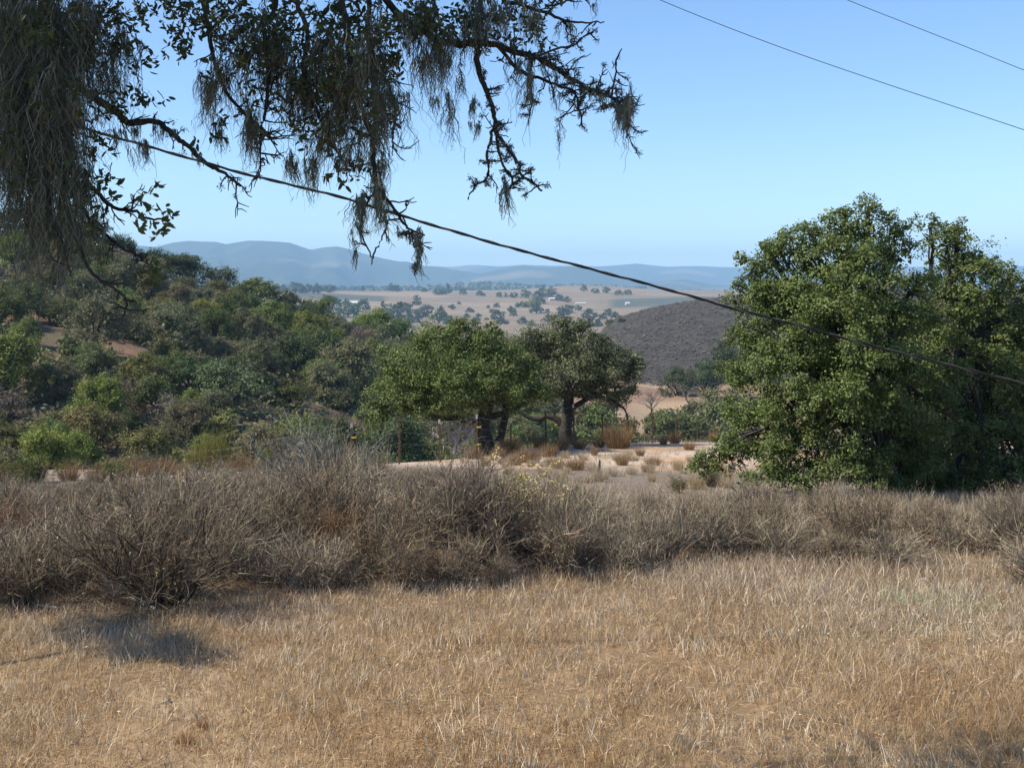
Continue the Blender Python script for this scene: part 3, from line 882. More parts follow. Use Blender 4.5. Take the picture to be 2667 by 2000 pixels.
PAL_END = 0
M_ROOF = mat_noise('white_roof_metal', (.45, .45, .44), (.58, .57, .55), .5, .5)
M_WALL = mat_noise('pale_wall', (.45, .42, .37), (.55, .51, .46), .6, .8)
M_DARK = mat_noise('dark_window', (.02, .022, .025), (.04, .04, .045), 1, .2)
def building(name, label, px, py, wpx, hpx, depth, roofpx, yaw=0., nwin=5):
    p = hit(px, py, 700)
    s = p[1] / F
    w, h, rh = wpx * s, hpx * s, roofpx * s
    t = thing(name, label, 'building', p, yaw)
    dz = depth / 2
    a = MB()
    v = [[sx * w / 2, sy * dz, z] for z in (-3, h) for sy in (-1, 1) for sx in (-1, 1)]
    a.add(v, [[0, 1, 5, 4], [2, 6, 7, 3], [0, 4, 6, 2], [1, 3, 7, 5]])
    a.add([[-w / 2, -dz, h], [-w / 2, dz, h], [-w / 2, 0, h + rh], [w / 2, -dz, h], [w / 2, dz, h], [w / 2, 0, h + rh]], [[0, 2, 1], [3, 4, 5]])
    obj('wall', a.mesh('wall', M_WALL), t)
    for sy in (-1, 1):
        b = MB(); e = .6
        q = [[-w / 2 - e, sy * (dz + e), h - .15], [w / 2 + e, sy * (dz + e), h - .15], [w / 2 + e, 0, h + rh + .05], [-w / 2 - e, 0, h + rh + .05]]
        q2 = [[x_, y_, z_ + .25] for x_, y_, z_ in q]
        b.add(q + q2, [[0, 1, 2, 3], [7, 6, 5, 4], [0, 4, 5, 1], [1, 5, 6, 2], [2, 6, 7, 3], [3, 7, 4, 0]])
        obj('roof_slope', b.mesh('roof_slope', M_ROOF), t)
    for k in range(nwin):
        b = MB(); x0 = -w / 2 + w * (k + .5) / nwin; ww = min(1.1, w / nwin * .28)
        q = [[x0 + sx * ww, -dz - .05 + .04 * 0, z] for z in (h * .3, h * .75) for sx in (-1, 1)]
        b.add(q + [[x_, -dz + .1, z_] for x_, _, z_ in q], [[0, 1, 3, 2], [0, 2, 6, 4], [1, 5, 7, 3], [2, 3, 7, 6], [0, 4, 5, 1]])
        obj('window', b.mesh('window', M_DARK), t)
building('long_barn', 'long low barn with a bright white roof in the far valley', 902, 793, 60, 3, 14, 5, 0, 9)
building('farm_house', 'small pale house among dark trees on the far fields', 1440, 783, 20, 4, 9, 3, .2, 4)
building('white_shed', 'tiny white shed at the edge of the far dark vineyard', 1634, 794, 10, 3, 7, 4, .3, 2)
building('low_sheds', 'low white farm shed right of the far house', 1512, 792, 26, 1.5, 7, 2, .1, 3)

# low scrub between the hillside oaks (uncountable)
def hill_scrub():
    n = 9800
    px = rng.uniform(-150, 1480, n); d = np.sqrt(rng.uniform(80. ** 2, 320. ** 2, n))
    x = (px - CX) / F * d; z = height(x, d)
    py = HY - (z - ZC) / d * F
    ok = (d < np.interp(px, LH_PX, LH_D)) & (fbm(x * .07, d * .07, 3, 95) > .30)
    for a, b, c_, e in GAPS:
        ok &= ~((px > a - 15) & (px < c_ + 15) & (py > b - 5) & (py < e + 25))
    x, d, z = x[ok], d[ok], z[ok]
    n = len(x); k = 15
    r = rng.uniform(.7, 2.0, n)
    base = cols([(.175, .172, .080), (.188, .188, .066), (.19, .165, .10), (.15, .172, .062), (.205, .18, .11)], n, .2, .08)
    c = np.repeat(np.stack([x, d, z], -1), k, 0)
    rr = np.repeat(r, k)[:, None]
    off = rdir(n * k) * rr * np.array([1, 1, .85]); off[:, 2] = np.abs(off[:, 2])
    nn = nrm(off + rdir(n * k) * .6)
    sz = np.repeat(r, k) ** .5 * rng.uniform(.34, .62, n * k)
    mb = MB(); leaves(mb, c + off * .85, np.cross(nn, rdir(n * k)), nn, sz, sz * .7, np.repeat(base, k, 0) * rng.uniform(.75, 1.25, (n * k, 1)))
    tag(obj('hillside_scrub', mb.mesh('hillside_scrub', M_HLEAF), kind='stuff'), 'low grey-green scrub between the oaks of the left hillside', 'scrub')
hill_scrub()

# ------------------------------------------------------------------ chaparral on the dark hill (uncountable)
def chaparral():
    n = 14500
    px = rng.uniform(1380, 2800, n); d = rng.uniform(336, 590, n) ** 1.0
    x = (px - CX) / F * d; z = height(x, d)
    keep = fbm(x * .05, d * .05, 3, 91) > .28
    x, d, z = x[keep], d[keep], z[keep]
    n = len(x); k = 7
    r = rng.uniform(.35, 1.0, n)
    base = cols([(.060, .053, .046), (.070, .062, .053), (.054, .051, .042), (.086, .075, .064)], n, .18, .05)
    c = np.repeat(np.stack([x, d, z], -1), k, 0)
    rr = np.repeat(r, k)[:, None]
    off = rdir(n * k) * rr * np.array([1, 1, .8])
    off[:, 2] = np.abs(off[:, 2])
    nn = nrm(off * .35 + rdir(n * k) * .3 + np.array([-.2, -.25, .8]))
    mb = MB()
    sz = np.repeat(r, k) * rng.uniform(.7, 1.2, n * k)
    leaves(mb, c + off * .8, np.cross(nn, rdir(n * k)), nn, sz, sz * .8, np.repeat(base, k, 0) * rng.uniform(.8, 1.2, (n * k, 1)))
    o = obj('chaparral', mb.mesh('chaparral', M_TWIG), kind='stuff')
    tag(o, 'dark grey-brown chaparral covering the rounded hill behind the big right oak', 'brush')
chaparral()

# far wood on the low hills (reads as one mass)
def far_wood():
    n = 2600
    px = rng.uniform(300, 2700, n); d = rng.uniform(3900, 5200, n)
    x = (px - CX) / F * d
    keep = fbm(x * .002, d * .002, 3, 97) > .42
    x, d, px = x[keep], d[keep], px[keep]
    zr = ZC - (np.interp(px, FWX, FWY) - HY) / F * 4800
    u = np.clip((d - 3900) / 900, 0, 1) ** 1.15
    z = -30 + (zr + 30) * u - 1
    n = len(x); k = 12
    r = rng.uniform(5, 10, n)
    base = cols([(.034, .05, .022), (.045, .06, .03)], n, .2, .06)
    c = np.repeat(np.stack([x, d, z + r * .6], -1), k, 0)
    rr = np.repeat(r, k)[:, None]
    off = rdir(n * k) * rr; nn = nrm(off + .5 * rdir(n * k))
    sz = np.repeat(r, k) * .9
    mb = MB(); leaves(mb, c + off * .7, np.cross(nn, rdir(n * k)), nn, sz, sz * .8, np.repeat(base, k, 0))
    tag(obj('far_wood', mb.mesh('far_wood', M_TWIG), kind='stuff'), 'dark blue-hazed wood along the low far hills', 'wood')
far_wood()

# ------------------------------------------------------------------ wire fence along the brow
fence = thing('wire_fence', 'rusty steel-post wire fence with yellow insulators along the brow', 'fence')
def fence_d(px):
    t = (px - CX) / F
    s = (39 * t + 1.2) / (.517 - .856 * t)
    return 39 + s * .856
posts = []
for px, top, ins in [(918, 1103, 1), (1040, 1088, 0), (1148, 1093, 0), (1243, 1081, 2), (1330, 1092, 0), (1423, 1061, 0), (1496, 1054, 1), (1570, 1071, 0), (1639, 1076, 0), (1699, 1076, 0), (1761, 1072, 0), (1815, 1076, 0), (1865, 1093, 1), (1915, 1080, 0)]:
    posts.append((px, top, fence_d(px), ins))
left_posts = [(540, 1172, 30.5, 0), (252, 1206, 27.5, 0), (-40, 1240, 25, 0), (715, 1140, 31.5, 0)]
allp = sorted(left_posts + posts)
tops = []
for px, top, d, ins in allp:
    x = (px - CX) / F * d
    zt = ZC - (top - HY) / F * d
    g = H(x, d) - .35
    lean = random.gauss(0, .03)
    mb = MB()
    # T section: flange plate and stem
    hgt = zt - g
    for (a0, a1, b0, b1) in [(-.032, .032, -.008, 0), (-.007, .007, .0005, .042)]:
        v = [[a + lean * z / 1.5, b, z] for z in (0, hgt) for (a, b) in ((a0, b0), (a1, b0), (a1, b1), (a0, b1))]
        mb.add(v, [[0, 1, 5, 4], [1, 2, 6, 5], [2, 3, 7, 6], [3, 0, 4, 7], [4, 5, 6, 7]])
    po = obj('post', mb.mesh('post', M_STEEL), fence, (x, d, g))
    cb = MB()
    v = [[a + lean * z / 1.5, b, z] for z in (hgt - .13, hgt + .004) for (a, b) in ((-.035, -.011), (.035, -.011), (.035, .045), (-.035, .045))]
    cb.add(v, [[0, 1, 5, 4], [1, 2, 6, 5], [2, 3, 7, 6], [3, 0, 4, 7], [4, 5, 6, 7], [0, 3, 2, 1]])
    obj('tip', cb.mesh('tip', M_WHITE if (px > 900 and random.random() < .5) else M_STEEL), po)
    for k in range(ins):
        ib = MB(); zz = hgt - .42 - .62 * k
        tube(ib, [[-.03, -.02, zz], [.03, -.02, zz], [.05, -.05, zz], [.13, -.06, zz + .01]], [.016, .016, .012, .014], 6)
        obj('insulator', ib.mesh('insulator', M_YELLOW), po)
    tops.append((x, d, g, hgt, lean))
for frac in (.96, .70, .45):
    for a, b in zip(tops[:-1], tops[1:]):
        mb = MB()
        A = np.array([a[0] + a[4] * a[3] * frac / 1.5, a[1] - .03, a[2] + .35 + (a[3] - .35) * frac]); B = np.array([b[0] + b[4] * b[3] * frac / 1.5, b[1] - .03, b[2] + .35 + (b[3] - .35) * frac])
        u = np.linspace(0, 1, 9)[:, None]
        p = A * (1 - u) + B * u - np.array([0, 0, .05]) * np.sin(u * np.pi)
        tube(mb, p, .003 if frac > .9 else .0022, 4)
        obj('wire', mb.mesh('wire', M_WIRE), fence)
# short dark stake in front of the sand
ps_ = hit(1561, 1243, 20, 60)
st = MB()
tube(st, [[0, 0, -.2], [.0, 0, .3], [.01, 0, .42], [.012, 0, .46]], [.035, .035, .03, .012], 6, (1, 1, 1), .2)
tag(obj('wooden_stake', st.mesh('wooden_stake', M_BARK), None, ps_), 'short dark stake standing in grey grass before the pale sand', 'stake')

# ------------------------------------------------------------------ dry shrubs
def stem_walk(base, d, L, n, curve):
    p = [np.array(base, float)]
    d = nrm(np.array(d, float))
    for k in range(n):
        d = nrm(d + rng.normal(0, curve, 3) + np.array([0, 0, .06]))
        p.append(p[-1] + d * L / n)
    return np.array(p)

def shrub_kind(seed, nstem, ntwig, spread, height_, cs, ct, leafn=0, leafc=None, leafs=.03, tw=.0052, flower=None, sr=.014, twl=(.18, .42)):
    """multi-stem dry shrub about 1 m tall and 1.2 m across; returns stems mesh and twigs mesh"""
    global rng
    keep = rng; rng = np.random.default_rng(seed)
    sb = MB(); P_, D_ = [], []
    for k in range(nstem):
        a = rng.random() * 2 * np.pi
        tilt = rng.random() ** .7 * spread
        d = [math.cos(a) * tilt, math.sin(a) * tilt, 1.0]
        L = height_ * rng.uniform(.75, 1.15)
        w = stem_walk([math.cos(a) * .1 * rng.random(), math.sin(a) * .1 * rng.random(), -.05], d, L, 7, .16)
        rad = np.linspace(sr * rng.uniform(.6, 1.3), .003, 8)
        tube(sb, w, rad, 4, cols([cs], 1, .2)[0])
        P_.append(w[2:]); D_.append(nrm(np.gradient(w, axis=0))[2:])
        for j in range(3):
            i = rng.integers(2, 6)
            w2 = stem_walk(w[i], nrm(D_[-1][min(i - 2, 5)] + rng.normal(0, .5, 3)), L * rng.uniform(.3, .55), 5, .2)
            tube(sb, w2, np.linspace(.006, .0025, 6), 3, cols([cs], 1, .2)[0])
            P_.append(w2[1:]); D_.append(nrm(np.gradient(w2, axis=0))[1:])
    PP = np.concatenate(P_); DD = np.concatenate(D_)
    tb = MB()
    i = rng.integers(0, len(PP), ntwig)
    A = PP[i] + rng.normal(0, .02, (ntwig, 3))
    d = nrm(DD[i] * .8 + rng.normal(0, .55, (ntwig, 3)) + np.array([0, 0, .35]))
    L = rng.uniform(*twl, ntwig)[:, None]
    C = A + d * L + rng.normal(0, .03, (ntwig, 3)); B = (A + C) / 2 + rng.normal(0, .025, (ntwig, 3))
    ribbons(tb, A, B, C, rng.uniform(.7, 1.4, ntwig) * tw, cols(ct, ntwig, .25, .06))
    # fine second order twigs
    n2 = ntwig
    j = rng.integers(0, ntwig, n2); u = rng.random((n2, 1))
    A2 = A[j] * (1 - u) + C[j] * u
    d2 = nrm(d[j] + rng.normal(0, .7, (n2, 3)))
    L2 = rng.uniform(.06, .16, n2)[:, None]
    ribbons(tb, A2, A2 + d2 * L2 * .5 + rng.normal(0, .008, (n2, 3)), A2 + d2 * L2, tw * .75, cols(ct, n2, .25, .06))
    if leafn:
        j = rng.integers(0, n2, leafn)
        leaves(tb, (A2 + d2 * L2 * rng.random((n2, 1)))[j], rdir(leafn), rdir(leafn), leafs * rng.uniform(.6, 1.3, leafn), leafs * .5, cols(leafc, leafn, .22, .08))
    if flower is not None:
        top = np.nonzero(C[:, 2] > np.quantile(C[:, 2], .72))[0]
        for e in top[rng.permutation(len(top))[:90]]:
            m_ = 12
            leaves(tb, C[e] + rng.normal(0, .016, (m_, 3)), rdir(m_), rdir(m_), .03, .022, cols(flower, m_, .15, .06))
    rng = keep
    return sb.mesh('stems', M_TWIG), tb.mesh('twigs', M_TWIG)

GREY = [(.195, .155, .108), (.25, .203, .148), (.132, .104, .073), (.39, .33, .25)]
BRN = [(.185, .137, .088), (.23, .173, .112), (.125, .094, .064), (.30, .235, .158)]
TAN = [(.36, .295, .205), (.30, .24, .165), (.43, .36, .26)]
SH = [shrub_kind(301, 26, 1305, 1.1, .95, (.12, .105, .095), GREY, 500, BRN),
      shrub_kind(302, 22, 1450, .9, 1.0, (.12, .10, .085), BRN, 700, BRN),
      shrub_kind(303, 30, 1305, 1.3, .85, (.14, .125, .11), GREY, 400, GREY),
      shrub_kind(304, 20, 1450, .8, 1.05, (.12, .10, .085), BRN + GREY, 900, BRN, .028),
      shrub_kind(305, 24, 1305, 1.2, .9, (.15, .13, .115), GREY + TAN, 300, TAN),
      shrub_kind(306, 28, 1595, 1.0, .8, (.14, .115, .09), BRN + TAN, 900, BRN, .03)]
S_DARK = shrub_kind(311, 46, 3000, 1.35, 1.05, (.060, .047, .036), BRN + GREY[:3], 600, BRN, sr=.010, tw=.0036)
S_PURP = shrub_kind(312, 30, 2200, 1.0, 1.0, (.09, .075, .07), [(.165, .130, .096), (.215, .172, .13), (.125, .098, .074)], 200, GREY, sr=.018)
S_FLOW = shrub_kind(313, 22, 700, .9, 1.0, (.13, .11, .085), BRN, 900, [(.14, .14, .07), (.18, .16, .09)], .03, flower=[(.50, .39, .15), (.58, .46, .21), (.42, .35, .16)])
S_WISP = shrub_kind(314, 16, 1200, .75, 1.15, (.12, .11, .095), [(.21, .20, .175), (.16, .155, .13)], 900, [(.15, .155, .115), (.12, .125, .09)], .022, tw=.005)
S_SAGE = shrub_kind(315, 20, 700, 1.0, .8, (.12, .10, .08), BRN, 2600, [(.085, .105, .055), (.10, .12, .065)], .04)
S_GREEN = shrub_kind(316, 20, 500, .7, .8, (.1, .1, .05), [(.12, .13, .05)], 2800, [(.10, .135, .035), (.13, .16, .05)], .05)
S_RUST = shrub_kind(317, 16, 1100, .9, .8, (.16, .10, .06), [(.22, .135, .075), (.26, .165, .09), (.18, .115, .065)], 300, [(.25, .16, .09)])
S_BLEACH = shrub_kind(318, 22, 300, 1.0, .9, (.36, .33, .29), [(.4, .37, .33), (.3, .27, .24)], 0, tw=.006, sr=.012)
# grassy tufts: many thin upright stems
def tuft_kind(seed, n, spread, cc, w=.009):
    global rng
    keep = rng; rng = np.random.default_rng(seed)
    mb = MB()
    a = rng.random(n) * 2 * np.pi; r0 = np.sqrt(rng.random(n)) * .28
    A = np.stack([np.cos(a) * r0, np.sin(a) * r0, np.full(n, -.05)], -1)
    t = rng.random(n) * spread
    a2 = a + rng.normal(0, .6, n)
    L = rng.uniform(.5, 1.05, n)
    d = nrm(np.stack([np.cos(a2) * t, np.sin(a2) * t, np.ones(n)], -1))
    C = A + d * L[:, None]; C[:, 2] -= .12 * t * L
    B = A + d * L[:, None] * .5 + rng.normal(0, .02, (n, 3))
    ribbons(mb, A, B, C, w * rng.uniform(.7, 1.3, n), cols(cc, n, .2, .06))
    j = rng.integers(0, n, n * 2); u = rng.uniform(.3, 1, (n * 2, 1))
    A2 = A[j] * (1 - u) + C[j] * u
    d2 = nrm(d[j] + rng.normal(0, .35, (n * 2, 3)))
    ribbons(mb, A2, A2 + d2 * .06, A2 + d2 * rng.uniform(.08, .2, (n * 2, 1)), w * .7, cols(cc, n * 2, .2, .06))
    rng = keep
    return mb.mesh('stalks', M_DRY)
RUST = [(.22, .128, .060), (.27, .165, .080), (.18, .105, .052), (.31, .21, .115)]
TU = [tuft_kind(321, 420, .55, RUST), tuft_kind(322, 360, .75, RUST), tuft_kind(323, 420, .4, RUST + [(.40, .30, .16)])]
TU_Y = [tuft_kind(324, 520, .3, [(.20, .19, .05), (.25, .225, .06), (.15, .155, .045)])]
TU_T = [tuft_kind(325, 320, .7, [(.42, .33, .22), (.36, .28, .19), (.48, .40, .30)]), tuft_kind(326, 260, .5, [(.40, .30, .17), (.33, .25, .14)])]

def plant_shrub(kind, pos, s, label, group=None, hs=1.0, name='dry_shrub', rz=None, tint=None, cat='shrub'):
    t = thing(name, label, cat, pos, random.random() * 6.28 if rz is None else rz, (s, s, s * hs), group)
    for n_, me in zip(('stems', 'twigs'), kind):
        o = obj(n_, me, t)
        if tint: o.color = (*tint, 1)
    return t
def plant_tuft(me, pos, s, label, group, hs=1.0, tint=None, name='grass_tuft', cat='grass tuft'):
    o = obj(name, me, None, pos)
    o.scale = (s, s, s * hs); o.rotation_euler = (0, 0, random.random() * 6.28)
    if tint: o.color = (*tint, 1)
    return tag(o, label, cat, group)

# edge where the dry meadow meets the brush (photo rows)
EX = [-300, 0, 250, 450, 700, 900, 1100, 1300, 1500, 1700, 1900, 2200, 2500, 2667, 2900]
EY = [1585, 1590, 1612, 1600, 1568, 1548, 1545, 1526, 1508, 1496, 1490, 1484, 1500, 1520, 1535]
def edge_d(px):
    py = float(np.interp(px, EX, EY))
    return hit(px, py, 6, 60)[1]
EDX = np.arange(-1200, 3801, 50); EDD = np.array([edge_d(p) for p in EDX])

brushpos = []
SKX = [-200, 0, 200, 350, 600, 750, 860, 950, 1100, 1250, 1400, 1700, 1900, 2100, 2300, 2667, 2900]
SKY_ = [1228, 1236, 1236, 1226, 1202, 1185, 1155, 1185, 1218, 1228, 1245, 1270, 1280, 1276, 1270, 1278, 1282]
BM = []
def gpt(px, d):
    x = (px - CX) / F * d
    return np.array([x, d, H(x, d)])
# notable shrubs: kind, px, base row, height px, width factor
NOTE = [(S_DARK, 440, 1575, 300, 1.12, 'large dark many-stemmed bare shrub at the meadow edge, dark hollow at its base'),
        (S_PURP, 1235, 1480, 275, 1.0, 'fan-shaped purple-grey bare shrub left of the yellow-flowered shrub'),
        (S_FLOW, 1375, 1468, 205, 1.05, 'shrub with dried yellow flower heads in the middle of the brush'),
        (S_WISP, 860, 1330, 205, 1.2, 'tall wispy grey shrub rising highest in the brush left of centre'),
        (S_WISP, 780, 1300, 150, 1.0, 'wispy grey shrub just left of the tallest brush shrub'),
        (S_SAGE, 1850, 1268, 60, 1.2, 'low green shrub at the foot of the big right oak, left side'),
        (S_SAGE, 1765, 1285, 50, 1.3, 'small grey-green sage shrub on the sand left of the big right oak'),
        (S_BLEACH, 2190, 1345, 95, 1.2, 'bleached pale bare shrub in front of the big right oak'),
        (S_RUST, 880, 1480, 200, .9, 'narrow rusty brown shrub at the meadow edge left of centre'),
        (S_PURP, 2655, 1470, 190, .9, 'dark purple-brown shrub cut by the right edge'),
        (S_RUST, 30, 1470, 190, 1.2, 'rusty brown feathery shrub cut by the left edge'),
        (S_GREEN, 60, 1260, 80, 1.8, 'bright green low shrub behind the brush at the left edge'),
        (S_DARK, 700, 1470, 210, 1.1, 'dark bare shrub right of the large dark shrub at the meadow edge'),
        (S_PURP, 1960, 1395, 130, 1.3, 'dark grey low shrub in the brush before the big right oak'),
        (S_RUST, 400, 1245, 60, 1.6, 'orange-brown low shrub near the left fence posts'),
        (S_GREEN, 300, 1255, 60, 1.4, 'olive green low shrub along the left fence'),
        (S_GREEN, 985, 1195, 45, 1.6, 'small bright green shrub near the fence left of the middle oaks')]
SHORT = ['large dark shrub', 'fan-shaped shrub', 'yellow-flowered shrub', 'tallest wispy shrub', 'second wispy shrub', 'low green shrub by the right oak', 'small sage shrub', 'bleached shrub', 'narrow rusty shrub', 'purple-brown right-edge shrub', 'rusty left-edge shrub', 'bright green left-edge shrub', 'second dark shrub', 'dark grey low shrub', 'orange-brown shrub', 'olive green shrub', 'small bright green shrub']
for kd, px, py, hpx, wf, lab in NOTE:
    p = hit(px, py, 6, 60)
    s = hpx * p[1] / F / 1.05
    plant_shrub(kd, p, s * wf, lab, 'shrubs standing out of the brush', hs=1 / wf)
    brushpos.append((p[0], p[1], .20 * s * wf)); BM.append((px, p[1], SHORT[len(BM)]))

SHN = {0: 'grey bare', 1: 'brown twiggy', 2: 'low pale grey', 3: 'brown leafy dry', 4: 'tan-grey', 5: 'low brown'}
n_br = 0
hitF = hit(1375, 1468, 6, 60)[1]
for k in range(6000):
    px = random.uniform(-150, 2820)
    ed = float(np.interp(px, EDX, EDD))
    u = random.random()
    ed = ed + 1.3 * (float(vnoise(np.array([px * .011]), np.array([.5]), 88)[0]) - .62)
    d = ed + .5 + (30.0 - ed) * u ** 1.45
    if px > 1330 and d > 23 + 6 * max(0, (1700 - px) / 400) :
        continue
    if px > 1880 and d > 20.3:
        continue
    x = (px - CX) / F * d
    s = random.uniform(.6, 1.0) * (1.0 if px < 1500 else .95)
    if d - ed < 1.6: s *= .85
    gz = H(x, d)
    lim = ZC - (np.interp(px, SKX, SKY_) + random.uniform(-6, 40) - HY) / F * d - gz
    s = min(s, lim / 1.22)
    if s < .3:
        continue
    if 1290 < px < 1460 and d < hitF - .2:      # low growth only in front of the flowering shrub
        s = min(s, .34)
    if any((x - a) ** 2 + (d - b) ** 2 < (c + .33 * s) ** 2 for a, b, c in brushpos):
        continue
    brushpos.append((x, d, .33 * s))
    i = random.choices(range(6), [5, 4, 3, 4, 3, 3] if px < 1500 else [3, 3, 5, 3, 5, 4])[0]
    lab = f"{SHN[i]} shrub {beside(px, d, BM, 4.0)}"
    t_ = plant_shrub(SH[i], (x, d, gz), s * random.uniform(1.0, 1.3), lab, 'shrubs of the dry brush band', hs=random.uniform(.65, 1.05))
    t_.rotation_euler[0] = random.gauss(0, .16); t_.rotation_euler[1] = random.gauss(0, .16)
    later(t_, lab, px)
    n_br += 1
    if n_br >= 298:
        break
print('brush', n_br)

# golden tufts on the sand
GT = [(1610, 1168, 80, 100), (1510, 1170, 36, 46), (1548, 1186, 26, 28), (1458, 1172, 44, 70), (1377, 1205, 50, 90), (1431, 1190, 40, 60), (1667, 1188, 24, 34), (1702, 1212, 30, 54), (1621, 1212, 36, 50), (1757, 1155, 36, 44), (1728, 1158, 30, 30), (1795, 1172, 26, 44),
      (1860, 1152, 34, 40), (1499, 1224, 40, 80), (1404, 1165, 40, 60), (1330, 1180, 46, 70), (1180, 1188, 40, 70), (1100, 1190, 36, 60), (1040, 1192, 34, 60), (950, 1195, 30, 60), (1230, 1195, 36, 60), (1300, 1195, 34, 50), (1560, 1165, 34, 40), (1440, 1215, 30, 60), (1690, 1230, 24, 40), (1340, 1212, 34, 56), (1910, 1160, 30, 40), (880, 1200, 30, 60), (820, 1205, 36, 60)]
for k, (px, py, hpx, wpx) in enumerate(GT):
    p = hit(px, py, 20, 66)
    s = p[1] / F
    lab = 'largest golden-brown grass tuft on the sand, before the fence' if k == 0 else ('golden-brown tuft on the pale sand, right of the largest tuft' if px > 1640 else ('golden-brown tuft on the sand left of the largest tuft' if px > 1440 else ('golden-brown tuft on the sand below the left middle oak' if px > 1160 else 'rust-brown tuft along the fence left of the middle oaks')))
    later(obj_ := plant_tuft(TU[k % 3], p, wpx * s * .95, lab, 'golden tufts on the sand', hs=hpx / wpx * 1.15), lab, px)
# yellow broom-like bush at the left fence post, rusty growth along the left fence
plant_tuft(TU_Y[0], gpt(560, 31.2), 1.0, 'tall yellow-green broom bush right behind the left fence post', 'yellow broom bushes', 1.35, name='broom_bush', cat='bush')
plant_tuft(TU_Y[0], gpt(505, 31.2), .8, 'yellow-green broom bush left of the left fence post', 'yellow broom bushes', 1.0, name='broom_bush', cat='bush')
plant_tuft(TU_Y[0], gpt(690, 32.0), .6, 'small yellow broom bush right of the taller broom bushes', 'yellow broom bushes', 1.2, (.9, 1, .8), name='broom_bush', cat='bush')
for px, d, s in [(330, 28, .7), (380, 28.5, .6), (620, 31, .7), (440, 29, .6), (180, 27, .7), (90, 26.5, .7), (660, 30, .6), (250, 26, .6), (20, 26, .7), (580, 29, .5), (760, 31, .7), (480, 27.5, .5)]:
    later(plant_tuft(random.choice(TU), gpt(px, d), s, '', 'rusty tufts along the left fence', .9), 'rusty grass tuft along the left fence ' + ('near the yellow broom' if 430 < px < 700 else ('at the left edge' if px < 200 else 'behind the brush')), px)
# greyish tufts between brush and sand on the right
for k in range(60):
    px = random.uniform(1250, 1900); d = random.uniform(23.5, 40)
    later(plant_tuft(random.choice(TU_T), gpt(px, d), random.uniform(.25, .5), '', 'pale tufts behind the brush', random.uniform(.7, 1.1)), 'pale dry grass tuft ' + beside(px, d, [(1375, 26, 'yellow-flowered shrub'), (1561, 36, 'short dark stake'), (1610, 46, 'largest golden tuft'), (1765, 30, 'small sage shrub'), (1850, 32, 'low green shrub'), (1377, 40, 'sand below the left oak'), (1500, 28, 'grass before the stake')], 3.0), px)

# bleached fallen branch and bent bare stick in the brush
def stick(name, label, pts, rads, m=M_PALEBARK, twigs=0):
    pts = np.array(pts); base = pts[0].copy()
    mb = MB(); p, r = smooth_path(pts - base, rads, 5, .004)
    tube(mb, p, r, 6, (1, 1, 1), .2)
    for k in range(twigs):
        i = random.randrange(2, len(p) - 1)
        limb_to(mb, p[i], p[i] + rdir(1)[0] * random.uniform(.08, .3), r[i] * .6, .002, 0, 4, 4, .08)
    return tag(obj(name, mb.mesh(name, m, True), None, base), label, 'branch')
dd = 11.4
stick('fallen_branch', 'pale bleached curved branch lying in the grass below the large dark shrub', [P(285, 1572, dd + .2), P(325, 1556, dd), P(355, 1560, dd - .1), P(385, 1574, dd - .25), P(402, 1584, dd - .4)], [.012, .02, .022, .02, .012], twigs=4)
stick('fallen_branch', 'grey fallen branch with a dark underside lying at the left edge', [P(-40, 1570, 11.3), P(30, 1560, 11.4), P(80, 1572, 11.3), P(150, 1582, 11.1)], [.03, .025, .02, .012], twigs=6)
stick('bent_stick', 'thin dark bent stick standing in the brush left of the rusty shrub', [P(829, 1500, 13.5), P(826, 1440, 13.5), P(829, 1385, 13.5), P(836, 1362, 13.4), P(846, 1358, 13.3)], [.013, .012, .010, .008, .006], M_BARK)
stick('bent_stick', 'leaning dark stick in the brush left of the big right oak', [P(1955, 1345, 17.5), P(1948, 1320, 17.4), P(1925, 1285, 17.3), P(1890, 1260, 17.2)], [.016, .014, .010, .005], M_BARK, 5)

